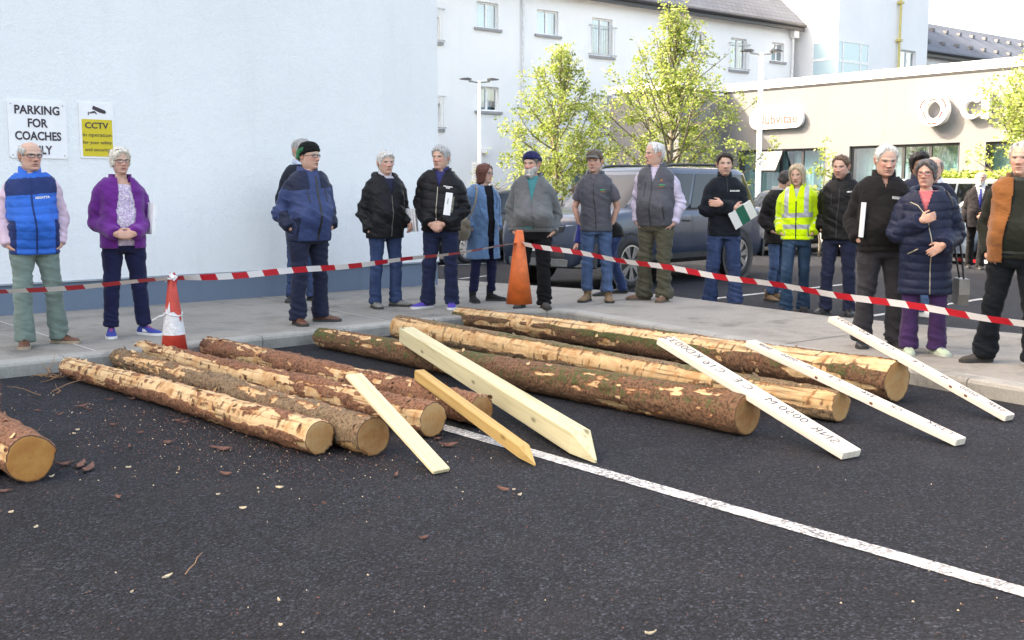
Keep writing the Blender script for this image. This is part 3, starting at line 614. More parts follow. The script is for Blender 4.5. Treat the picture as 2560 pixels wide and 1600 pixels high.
# ------------------------------------------------------------------ logs
def bark_mat(name, bark, bark2, wood_c, moss=(.034, .045, .014)):
    t = NT(name); co = t.coord(); n1 = t.noise(co, 9, 5, .65); n2 = t.noise(co, 55, 4, .7); n3 = t.noise(co, 26, 3, .6)
    b = t.ramp(n1, [(.25, bark), (.48, bark2), (.72, tuple(v * 1.5 for v in bark))])
    b = t.mix(t.ramp(n2, [(.36, .9), (.57, 0.0)]), b, tuple(v * .28 for v in bark)); b = t.mix(t.ramp(n3, [(.60, 0.0), (.74, .5)]), b, (.21, .17, .13))
    mo = t.math('ADD', t.attr("moss"), t.math('MULTIPLY', t.math('SUBTRACT', n3, .5), 1.6)); b = t.mix(t.ramp(mo, [(.50, 0.0), (.78, .85)]), b, t.mix(n2, moss, tuple(v * 2.6 for v in moss)))
    st = t.attr("streak"); wd_ = t.ramp(st, [(.0, (.13, .055, .025)), (.14, tuple(v * .45 for v in wood_c)), (.38, wood_c), (.75, tuple(min(1, v * 1.18) for v in wood_c))])
    wd_ = t.mix(t.ramp(n1, [(.46, 0.0), (.66, .8)]), wd_, (.42, .20, .07)); wd_ = t.mix(t.ramp(t.noise(t.coord(), 42, 3, .6), [(.66, 0.0), (.72, .8)]), wd_, (.16, .065, .03))
    pe = t.math('ADD', t.attr("peel"), t.math('MULTIPLY', t.math('SUBTRACT', n2, .5), .24)); f = t.ramp(pe, [(.495, 0.0), (.515, 1.0)])
    edge = t.ramp(pe, [(.44, 0.0), (.49, .8), (.52, .8), (.56, 0.0)]); c = t.mix(edge, t.mix(f, b, wd_), (.20, .075, .035))
    t.col(c).set(Roughness=t.ramp(f, [(0, .9), (1, .62)]), Specular_IOR_Level=.3); t.bump(n2, .006, .9); return t.m
def end_mat(name, c, dark, stain):
    t = NT(name); r = t.attr("rad"); n = t.noise(t.coord(), 8, 5, .65); q = t.math('ADD', t.math('MULTIPLY', r, 13.0), t.math('MULTIPLY', n, 3.2)); w_ = t.math('SINE', t.math('MULTIPLY', q, 6.283))
    b = t.ramp(t.math('MULTIPLY_ADD', w_, .5, .5), [(.05, tuple(a * .75 + b * .25 for a, b in zip(dark, c))), (.5, c)]); b = t.mix(t.ramp(n, [(.36, 0.0), (.56, .95)]), b, stain); saw = t.noise(t.coord((3, 140, 3), rot=(.5, .3, .8)), 1.0, 2)
    b = t.mix(t.math('MULTIPLY', saw, .22), b, tuple(v * .5 for v in dark)); b = t.mix(t.ramp(r, [(.93, 0.0), (.965, 1.0)]), b, (.10, .05, .03)); b = t.mix(t.ramp(r, [(.0, .6), (.05, 0.0)]), b, (.2, .1, .04))
    t.col(b).set(Roughness=.75); t.bump(saw, .0025, .7); return t.m
BK = [bark_mat("red_brown_bark", (.175, .072, .040), (.255, .128, .076), (.55, .385, .215)), bark_mat("grey_brown_bark", (.165, .100, .058), (.235, .165, .100), (.55, .37, .195)), bark_mat("dark_mossy_bark", (.125, .060, .036), (.190, .104, .060), (.57, .40, .22))]
EN = [end_mat("pale_end_grain", (.56, .36, .17), (.34, .185, .07), (.46, .22, .07)), end_mat("orange_end_grain", (.42, .165, .034), (.30, .10, .018), (.48, .23, .06)), end_mat("stained_end_grain", (.47, .28, .12), (.25, .12, .04), (.33, .13, .035))]
LOGS = []
def log(label, near_c, far_c, dn, df, peel, moss, bk, en, seed, wrinkle=.5, flakes=60, stripe=None, ext=None):
    A = near_c + Vector((0, 0, dn / 2)); B = far_c + Vector((0, 0, df / 2)); ax = (B - A); L = ax.length; ax.normalize()
    sd = Vector((ax.y, -ax.x, 0)).normalized(); up = sd.cross(ax).normalized(); up = up if up.z > 0 else -up
    NU = int(L / .011); NA = 84; u = np.linspace(0, 1, NU)[:, None] * np.ones((1, NA)); th = np.ones((NU, 1)) * np.linspace(0, 2 * np.pi, NA, endpoint=False)[None, :]
    r = (dn / 2) * (1 - u) + (df / 2) * u; us = u * L
    P0 = np.stack([us, np.cos(th) * .12, np.sin(th) * .12], -1).reshape(-1, 3)        # th=0 side (right of axis), th=pi/2 up
    fl = lambda sc, o, off: fbm(P0 * np.array(sc), 1.0, o, off + seed * 7.3).reshape(NU, NA)
    m = fl((1.7, 8, 8), 4, 0) + .55 * fl((9, 26, 26), 3, 31)
    if stripe:                                                                        # peeled stripe along the log: (angle, half width, strength)
        for an, hw, stv in stripe: d = np.abs((th - an + np.pi) % (2 * np.pi) - np.pi); m = m + .72 * stv * (1 - sstep(hw * .6, hw * 1.3, d))
    thr = np.quantile(m, 1 - peel)
    pv = np.clip(.5 + (m - thr) * 1.3, 0, 1); pm = sstep(.47, .53, pv)
    wob = .022 * fl((1.1, 1.5, 1.5), 2, 60); knot = np.maximum(0, fl((3.2, 9, 9), 1, 90) - .62) * .09
    ridge = fl((38, 10, 10), 3, 120); rough = fl((16, 34, 34), 3, 150)
    rr = r * (1 + wob) + knot - .008 * pm + (1 - pm) * (wrinkle * .011 * ridge + .008 * rough) + pm * .0012 * rough
    curl = np.clip(1 - np.abs(pv - .46) / .05, 0, 1); rr = rr + curl * .006 * (fl((20, 20, 20), 2, 11) + .3)
    rr = np.minimum(rr, r * 1.12); rr[0] *= .985
    if ext: rr *= 1
    c = (np.array(A) + np.array(ax) * us[..., None]) + (np.array(sd) * np.cos(th)[..., None] + np.array(up) * np.sin(th)[..., None]) * rr[..., None]
    c = c + np.array(sd) * (.016 * math.sin(seed * 2.3) * np.sin(np.pi * u) + .008 * np.sin(2.7 * np.pi * u + seed))[..., None] * (L / 3)
    c[..., 2] = np.maximum(c[..., 2], .003)
    V = c.reshape(-1, 3); i = np.arange(NU - 1)[:, None] * NA; j = np.arange(NA)[None, :]; k = (j + 1) % NA
    Fq = np.stack([i + j, i + NA + j, i + NA + k, i + k], -1).reshape(-1, 4)
    mo = np.clip(moss * (.95 + 1.1 * fl((2.2, 5, 5), 3, 200)) * sstep(-.7, .7, np.sin(th) + .2), 0, 1); stk = np.clip(.5 + .8 * fl((3, 60, 60), 3, 240) - 2.6 * np.clip(fl((40, 13, 13), 2, 300) - .26, 0, 1), 0, 1)
    T = thing("log", label, "log", (A.x, A.y, 0), group="felled logs laid out on the asphalt")
    # curled flakes standing off the bark
    rng = random.Random(seed); fv = []; ff = []; fp = []
    for _ in range(flakes):
        a, b = rng.randrange(NU), rng.randrange(NA)
        if math.sin(th[0, b]) < -.4: continue
        p = Vector(c[a, b]); nn = (sd * math.cos(th[0, b]) + up * math.sin(th[0, b])); tg = ax.cross(nn); w_, l_ = rng.uniform(.008, .022), rng.uniform(.015, .05); q = rng.uniform(0, 6.28); e1 = ax * math.cos(q) + tg * math.sin(q); e2 = nn.cross(e1); n0 = len(V) + len(fv)
        lift = rng.uniform(.003, .018); fv += [p - e2 * w_, p + e2 * w_, p + e1 * l_ * .5 + e2 * w_ * .8 + nn * lift * .6, p + e1 * l_ * .5 - e2 * w_ * .9 + nn * lift * .5, p + e1 * l_ + e2 * w_ * .3 + nn * lift, p + e1 * l_ - e2 * w_ * .5 + nn * lift * 1.2]
        ff += [(n0, n0 + 1, n0 + 2, n0 + 3), (n0 + 3, n0 + 2, n0 + 4, n0 + 5)]; fp += [rng.choice((.1, .1, .95))] * 6
    V2 = np.vstack([V, np.array([tuple(q) for q in fv]).reshape(-1, 3)]); F2 = np.vstack([Fq, np.array(ff, int).reshape(-1, 4)]); z = np.zeros(len(fv))
    mesh_obj("bark", V2, F2, BK[bk], T, True, attrs={"peel": np.concatenate([pv.ravel(), fp]), "moss": np.concatenate([mo.ravel(), z]), "streak": np.concatenate([stk.ravel(), z + .6])})
    for e, nm in ((0, "cut_end"), (NU - 1, "far_end")):
        ring0 = c[e]; cen = ring0.mean(0); K = 9; vs = [cen]; rad = [0]
        for q in range(1, K + 1):
            f = q / K; vs += list(cen + (ring0 - cen) * f * (1.0 if q < K else .999) - np.array(ax) * (.0015 * (1 if e == 0 else -1) + (0.003 * (q == K)) * (-1 if e == 0 else 1))); rad += [f] * NA
        fs = [(0, 1 + (b + 1) % NA, 1 + b) for b in range(NA)]
        for q in range(K - 1): fs += [(1 + q * NA + b, 1 + q * NA + (b + 1) % NA, 1 + (q + 1) * NA + (b + 1) % NA, 1 + (q + 1) * NA + b) for b in range(NA)]
        mesh_obj("cut_end", np.array(vs), fs, EN[en], T, False, attrs={"rad": rad})
    LOGS.append((A, B, dn, df)); return T
q = g(75, 1207); log("thick log with a wet orange cut face at the left edge of the photo", q, q + Vector((-1.75, 2.2, 0)), .245, .22, .22, .1, 0, 1, 1, .6, 70)
q = g(-32, 1200) + Vector((-.02, 0.03, 0)); log("log cut off by the left photo edge, lying beside the orange faced log", q, q + Vector((-1.75, 2.15, 0)), .22, .2, .25, .1, 0, 0, 2, .5, 10)
log("front log of the left group, mostly stripped to pale cream wood", g(800, 1137), g(176, 942), .20, .165, .50, .10, 0, 0, 3, .5, 110, stripe=[(2.1, .95, .8)])
log("second log of the left group, grey brown bark under the short flat board", g(938, 1140), g(300, 918), .218, .16, .24, .22, 1, 2, 4, .8, 110)
log("third log of the left group, orange stripped patches and a ringed pale cut end", g(1086, 1093), g(352, 898), .212, .17, .36, .08, 0, 0, 5, .8, 130, stripe=[(2.7, .7, .6)])
log("fourth log of the left group, shaggy purple brown wrinkled bark", g(1205, 1068), g(520, 893), .205, .185, .14, .05, 0, 2, 6, 1.1, 120)
log("front log of the right group, dark mossy bark and brown cut end", g(1866, 1089), g(802, 868), .255, .185, .10, .75, 2, 2, 7, .4, 60)
log("middle log of the right group, broad cream stripped band along its side", g(2098, 1056), g(1000, 848), .205, .24, .31, .55, 1, 0, 8, .3, 50, stripe=[(2.75, .62, 1.1)])
log("rear log of the right group, thickest one with splintered pale strip and big cut end", g(2240, 1006), g(1150, 812), .30, .20, .29, .65, 2, 0, 9, .35, 80, stripe=[(2.15, .45, 1.1), (3.3, .3, .5)])

# ------------------------------------------------------------------ sawn timber leaning on the logs
def span(near_px, far_px, sup, lift=0.0):
    """near end on the ground; far end raised so that the piece rests on the log numbered sup"""
    N = g(*near_px); A, B, dn, df = LOGS[sup]; best = None
    for i in range(240):
        Y = N.y + .4 + i * .02; Fp = at(*far_px, Y); d = (Fp - N); den = d.x * (B.y - A.y) - d.y * (B.x - A.x)
        if abs(den) < 1e-9: continue
        t = ((A.x - N.x) * (B.y - A.y) - (A.y - N.y) * (B.x - A.x)) / den; s = ((A.x - N.x) * d.y - (A.y - N.y) * d.x) / den
        zt = (dn * (1 - s) + df * s) * 1.03 + lift; e = abs(N.z + d.z * t - zt) + (0 if Fp.z > 0.05 else 9) + (0 if .05 < t < 1.3 else 5)
        if best is None or e < best[0]: best = (e, Fp, t, s)
    return N, best[1], best
def board_axes(N, Fp):
    d = (Fp - N); L = d.length; d.normalize(); sd = d.cross(Vector((0, 0, 1))).normalized(); up = sd.cross(d).normalized(); return d, sd, up, L
def board(label, near_px, far_px, sup, wdt, th, mat, name="wooden_board", words=None, knots=0, seed=0):
    N, Fp, b = span(near_px, far_px, sup); d, sd, up, L = board_axes(N, Fp); o = N + sd * wdt / 2; M = Matrix.Translation(o) @ Matrix(((d.x, sd.x, up.x, 0), (d.y, sd.y, up.y, 0), (d.z, sd.z, up.z, 0), (0, 0, 0, 1)))
    zl = th * up.z; mb = MB(); c = .004; rings = []
    for x in (0, c, L - c, L):
        k = 0 if c <= x <= L - c else c * .7; w2, h0, h1 = wdt / 2 - k, 0 + k, th - k
        rings.append([(x, -w2 + c, h0), (x, w2 - c, h0), (x, w2, h0 + c), (x, w2, h1 - c), (x, w2 - c, h1), (x, -w2 + c, h1), (x, -w2, h1 - c), (x, -w2, h0 + c)])
    mb.loft(rings); T = bpy.data.objects.new(name, None); bpy.data.objects.remove(T)
    me = mesh_obj(name, np.array(mb.v), mb.f, mat); me.matrix_world = M; me.location = o + Vector((0, 0, .004)); tag(me, label, "board")
    if words:
        rng = random.Random(seed)
        for txt, fx in words:
            Mt = Matrix.Translation((L * fx, rng.uniform(-.008, .008), th + .0015)) @ Matrix.Rotation(rng.uniform(-.08, .08), 4, 'Z'); mw = MB(); mw.text(txt, wdt * .68, Mt, 0.0 if wdt < .12 else -.0012, extrude=.0004, spacing=1.05, shear=.12)
            mw_o = mesh_obj("handwriting", np.array([tuple(v) for v in mw.v]), mw.f, plain("black_marker", (.03, .03, .05), .6)); mw_o.parent = me
    if knots:
        rng = random.Random(seed + 5)
        for i in range(knots):
            mk = MB(); mk.sphere((L * rng.uniform(.1, .9), -wdt / 2, th * rng.uniform(.4, .7)), (.014, .0025, .009), 8); kn = mesh_obj("knot", np.array([tuple(v) for v in mk.v]), mk.f, plain("knot_brown", (.16, .06, .03), .6), smooth=True); kn.parent = me
    return me, M, L
M_PINE = wood("planed_white_pine", (.66, .60, .52), (.52, .43, .33), False); M_GREENW = wood("pale_green_treated_pine", (.52, .48, .31), (.41, .36, .21)); M_TAN = wood("tan_treated_pine", (.46, .31, .12), (.36, .22, .075)); M_YELW = wood("yellow_pine", (.60, .51, .33), (.52, .42, .25))
def wd_px(a, b): return (g(*a) - g(*b)).length
W1 = [("SNR", .12), ("0050", .28), ("M", .39), ("C E", .54), ("C16", .70), ("KD", .83), ("0032", .94)]
board("white pine board with bold black handwriting, leaning on the front log of the right group", (2103, 1152), (1640, 862), 6, .150, .044, M_PINE, words=W1, seed=1)
board("narrow white pine board with faint handwriting, between the two other written boards", (2387, 1118), (1862, 868), 7, .096, .044, M_PINE, words=[("C3/2X", .09), ("CK", .27), ("3x6", .40), ("C E", .56), ("M", .68), ("0050", .79), ("SNR", .92)], knots=2, seed=2)
board("white pine board with handwriting leaning on the thickest log by the kerb", (2510, 1056), (2068, 806), 8, .098, .044, M_PINE, words=[("SNR", .07), ("0050", .21), ("M", .34), ("C E", .48), ("C16", .66), ("KD", .81), ("0032", .93)], knots=2, seed=3)
board("short plain flat pine board leaning on the left group of logs", (1082, 1189), (862, 946), 3, .108, .022, M_YELW, seed=4)
def stake(label, tip_px, shoulder, far_px, sup, wdt, mat, seed, lenpt):
    N, Fp, b = span(tip_px, far_px, sup); d, sd, up, L = board_axes(N, Fp); mb = MB(); h = wdt; rings = []
    for x, k in ((0.0, .10), (lenpt, 1.0), (L - .004, 1.0), (L, .96)):
        w2 = wdt / 2 * k; z0, z1 = h / 2 - h / 2 * k, h / 2 + h / 2 * k; c = .004 * k
        if x == 0: z0, z1 = .0, h * .14
        rings.append([(x, -w2 + c, z0), (x, w2 - c, z0), (x, w2, z0 + c), (x, w2, z1 - c), (x, w2 - c, z1), (x, -w2 + c, z1), (x, -w2, z1 - c), (x, -w2, z0 + c)])
    mb.loft(rings); o = mesh_obj("pointed_post", np.array(mb.v), mb.f, mat); o.matrix_world = Matrix.Translation(N + sd * wdt * .1 + Vector((0, 0, .004))) @ Matrix(((d.x, sd.x, up.x, 0), (d.y, sd.y, up.y, 0), (d.z, sd.z, up.z, 0), (0, 0, 0, 1))); return tag(o, label, "post")
stake("slim tan square stake with a sharpened end, leaning on the left logs", (1335, 1167), None, (1045, 950), 5, .068, M_TAN, 1, .14)
stake("big pale green square fence post with a sharpened end, leaning across the front mossy log", (1484, 1160), None, (1012, 856), 6, .125, M_GREENW, 2, .20)

# ------------------------------------------------------------------ cones and tape
def cone_shape(mb, b, h, r0, r1, n=40, z0=0.0, mi=0, wall=None):
    mb.loft([[b + Vector((r * math.cos(q), r * math.sin(q), z)) for q in [2 * math.pi * k / n for k in range(n)]] for z, r in ((z0, r0), (z0 + (h - z0) * .5, (r0 + r1) / 2), (h - .012, r1 * 1.02), (h, r1 * .8))], mi=mi)
M_CRED = plain("faded_red_rubber", (.50, .045, .03), .55, var=.2, scale=14, bump=.002); M_CORG = plain("worn_orange_rubber", (.62, .125, .028), .55, var=.22, scale=10, bump=.002); M_SLV = plain("creased_white_sleeve", (.62, .62, .64), .45, var=.15, scale=30, bump=.012, bscale=45)
b = g(437, 903); c1 = thing("traffic_cone", "red traffic cone with a crumpled white sleeve and tied tape at the kerb", "traffic cone", b); b = Vector(b)
H1 = at(414, 694, b.y).z; mb = MB(); cone_shape(mb, b, H1, .118, .030, z0=.035); mb.build("cone_body", M_CRED, c1, smooth=True)
mb = MB(); plc = [b + Vector((x * .185, y * .185, 0)) for x, y in ((-1, -.7), (-.7, -1), (.7, -1), (1, -.7), (1, .7), (.7, 1), (-.7, 1), (-1, .7))]; mb.loft([plc, [p + Vector((0, 0, .034)) for p in plc]]); mb.build("cone_base", M_CRED, c1)
mb = MB(); n = 48; rr_ = lambda z: .118 + (.030 - .118) * (z - .035) / (H1 - .035) + .004
top = [.33 + .10 * vnoise(np.array([[k * .31 + 9, 3.3, 1.7]]))[0] + (.10 if 30 < k < 36 else 0) for k in range(n)]
mb.loft([[b + Vector((rr_(z) * math.cos(6.283 * k / n), rr_(z) * math.sin(6.283 * k / n), z)) for k in range(n)] for z in (.235, .26)] + [[b + Vector((rr_(top[k] + .06) * math.cos(6.283 * k / n), rr_(top[k] + .06) * math.sin(6.283 * k / n), top[k] + .06)) for k in range(n)]], caps=False); mb.build("white_sleeve", M_SLV, c1, smooth=True)
mb = MB(); z = .41; mb.tube([b + Vector((rr_(z) * 1.05 * math.cos(a), rr_(z) * 1.05 * math.sin(a), z + .015 * math.sin(a * 2))) for a in [i * .5 for i in range(13)]], .006, 6); mb.tube([b + Vector((-.05, -.06, z)), b + Vector((-.10, -.07, z - .015)), b + Vector((-.16, -.06, z - .05))], .008, 6); mb.build("tied_strip", M_SLV, c1)
b2 = g(1298, 786, KH); c2_ = thing("traffic_cone", "tall plain orange cone on the pavement corner where the tapes meet", "traffic cone", b2); b2 = Vector(b2); H2 = at(1294, 603, b2.y).z
mb = MB(); cone_shape(mb, b2, H2, .145, .042, z0=KH); mb.build("cone_body", M_CORG, c2_, smooth=True)
t = NT("red_tape"); t.col((.55, .02, .035)).set(Roughness=.35, Specular_IOR_Level=.5); MR = t.m; t = NT("white_tape"); t.col((.74, .72, .73)).set(Roughness=.35, Specular_IOR_Level=.5); MWt = t.m
def tape(label, A, B, sag, twist, pitch=.2, wd_=.072, seed=0, ph=0):
    A, B = Vector(A), Vector(B); d = B - A; L = d.length; d.normalize(); sd = d.cross(Vector((0, 0, 1))).normalized(); rng = random.Random(seed); N_ = int(L / .02); mb = MB()
    def pt(s, v):
        f = min(max(s / L, 0), 1); c = A.lerp(B, f) + Vector((0, 0, -4 * sag * f * (1 - f) + .006 * math.sin(s * 5 + seed))); a = float(np.interp(f, [q[0] for q in twist], [q[1] for q in twist])); a += .15 * math.sin(s * 3.1 + seed)
        e = Vector((0, 0, 1)) * math.cos(a) + sd * math.sin(a); return c + e * v * wd_ / 2
    s = -ph; k = 0
    while s < L:
        for j in range(10):
            a0, a1 = s + pitch * j / 10, s + pitch * (j + 1) / 10; sl = wd_ * .45
            if a1 < 0 or a0 > L: continue
            mb.quad(pt(a0 + sl, -1), pt(a1 + sl, -1), pt(a1 - sl * .2, 1), pt(a0 - sl * .2, 1), k % 2)
        s += pitch; k += 1
    o = mb.build("barrier_tape", [MR, MWt], loc=tuple(A)); tag(o, label, "tape", "red and white barrier tape"); return o
K1 = Vector((b.x, b.y, H1 - .01)); K2 = Vector((b2.x, b2.y, H2 - .02))
f_ = at(-260, 738, 8.0); f_ = f_ + (f_ - K1).normalized() * 2.0
tape("left length of red and white tape ending at the white sleeved cone", f_, K1, .03, [(0, 1.0), (.75, .95), (1, .9)], pitch=.145, wd_=.06, seed=1)
tape("middle length of red and white tape between the two cones, twisting thin to the right", K1, K2, .05, [(0, .9), (.08, .25), (.5, .35), (.72, 1.15), (1, 1.1)], pitch=.15, wd_=.058, seed=2, ph=.05)
e_ = at(2760, 828, 6.9); e_ = e_ + (e_ - K2).normalized() * 3.0
tape("right length of red and white tape from the orange cone past the crowd", K2, e_, .030, [(0, .6), (.06, .35), (1, .35)], pitch=.16, wd_=.054, seed=3, ph=.1)
for K, lab, cn in ((K1, "tape_knot", c1), (K2, "tape_knot", c2_)):
    mb = MB(); rng = random.Random(9)
    for i in range(16): 
        p = K + Vector((rng.uniform(-.035, .035), rng.uniform(-.035, .035), rng.uniform(-.03, .035))); u = Vector((rng.gauss(0, 1), rng.gauss(0, 1), rng.gauss(0, 1))).normalized() * .034; v = u.orthogonal().normalized() * .018; mb.quad(p - u - v, p + u - v, p + u + v, p - u + v, rng.choice((0, 0, 1)))
    mb.build("tape_knot", [MR, MWt], cn)
a_, b_ = at(2440, 650, 21.5), at(2560, 656, 20.5)
tape("far short length of red and white tape low behind the suited man", a_ - (b_ - a_) * 1.2, b_ + (b_ - a_), .02, [(0, .2), (1, .2)], seed=4)

# ------------------------------------------------------------------ bark chips, twigs and litter on the asphalt
M_CHIP = plain("fallen_bark", (.13, .06, .045), .85, var=.4, scale=30, bump=.004); M_CHIPL = plain("pale_wood_chip", (.56, .45, .30), .8, var=.2, scale=40)
rng = random.Random(77)
def flake(px, py, size, mat, name, label, cat, seed, group=None):
    r = random.Random(seed); p = g(px, py); n = 9; a0 = r.uniform(0, 6.28); asp = r.uniform(.22, .5); pts = []
    for i in range(n): a = 6.283 * i / n; rad = size * r.uniform(.35, .95); x, y = rad * math.cos(a), rad * math.sin(a) * asp; pts.append((x * math.cos(a0) - y * math.sin(a0), x * math.sin(a0) + y * math.cos(a0), .006 + abs(x) * r.uniform(.1, .5)))
    mb = MB(); lo = [p + Vector(q) for q in pts]; hi = [p + Vector((q[0] * .96, q[1] * .96, q[2] + .006)) for q in pts]; mb.loft([lo, hi]); o = mb.build(name, mat, loc=tuple(p)); return tag(o, label, cat, group)
for i, (x, y, s) in enumerate([(205, 1020, .07), (225, 1026, .05), (275, 1003, .045), (285, 1065, .045), (560, 1127, .07), (295, 1247, .045), (200, 1168, .08), (220, 1178, .08), (160, 1165, .06), (420, 965, .05), (535, 1122, .04), (325, 1120, .05), (1120, 1118, .07), (1095, 1100, .04), (990, 1193, .05), (640, 1052, .03), (360, 1035, .03), (495, 1047, .05), (150, 1040, .05), (565, 1190, .05), (460, 1060, .04), (1060, 1350, .03), (445, 1055, .04), (12, 1232, .05), (810, 1262, .02), (1258, 1228, .045), (350, 1085, .035), (420, 1110, .05), (95, 1030, .045), (330, 1000, .04)]):
    flake(x, y, s, M_CHIP, "bark_chip", "curled red brown chip of fallen bark lying on the asphalt", "bark chip", 100 + i, "bark chips scattered on the asphalt")
for i, (x, y, s) in enumerate([(195, 1078, .025), (185, 1088, .025), (700, 1223, .028), (608, 1275, .022), (418, 1447, .028), (1300, 1242, .028), (1270, 1118, .02), (130, 1195, .02), (28, 1285, .02), (323, 1172, .02), (1625, 1590, .03), (697, 1505, .016), (90, 1322, .018), (545, 1240, .016), (330, 1485, .016), (700, 1568, .018), (1285, 1228, .012)]):
    flake(x, y, s, M_CHIPL, "wood_chip", "pale splinter of wood lying on the dark asphalt", "wood chip", 300 + i, "pale wood splinters on the asphalt")
mb = MB()
for i in range(2600):                                         # crumbs of bark and grit nobody could count
    if rng.random() < .82: px = rng.gauss(520, 330); py = 955 + px * .105 + abs(rng.gauss(0, 75)) + (30 if px > 150 else 0)
    else: px = rng.uniform(0, 2560); py = rng.uniform(1000, 1595)
    px = min(max(px, 2), 2555); p = g(px, py); s = rng.uniform(.002, .007); a = rng.uniform(0, 6.28); u = Vector((math.cos(a), math.sin(a), 0)); v = Vector((-math.sin(a), math.cos(a), 0)) * rng.uniform(.3, .9)
    z = Vector((0, 0, .004)); h = Vector((0, 0, rng.uniform(.004, .007))); mb.add([p - u * s + z, p - v * s + z, p + u * s + z, p + v * s + z, p + h + z], [(0, 1, 4), (1, 2, 4), (2, 3, 4), (3, 0, 4)], 0 if rng.random() < .9 else 1)
o = mb.build("ground_litter", [M_CHIP, M_CHIPL]); tag(o, "fine crumbs of bark and pale grit strewn over the asphalt", "litter", kind="stuff")
def twig(label, base, seed, n, ln, r=.004):
    rr = random.Random(seed); mb = MB(); p0 = Vector(base) + Vector((0, 0, .01))
    for i in range(n):
        a = rr.uniform(0, 6.28); p = p0 + Vector((rr.gauss(0, .06), rr.gauss(0, .06), 0)); pts = [p]; d = Vector((math.cos(a), math.sin(a), rr.uniform(0, .5)))
        for _ in range(4): d = (d + Vector((rr.gauss(0, .3), rr.gauss(0, .3), rr.gauss(0, .25)))).normalized(); q = pts[-1] + d * ln / 4; q.z = max(q.z, .008); pts.append(q)
        mb.tube(pts, [r, r * .8, r * .7, r * .5, r * .3], 5)
    o = mb.build("twig", plain("dry_twig", (.30, .17, .09), .85), loc=tuple(base)); return tag(o, label, "twig")
twig("small heap of dry reddish twigs against the kerb at the left", g(135, 945), 3, 16, .22); twig("thin forked twig lying on the asphalt left of the front log", g(120, 985), 5, 3, .28); twig("single bent straw coloured stalk on the near asphalt", g(445, 1440), 8, 1, .13, .003)
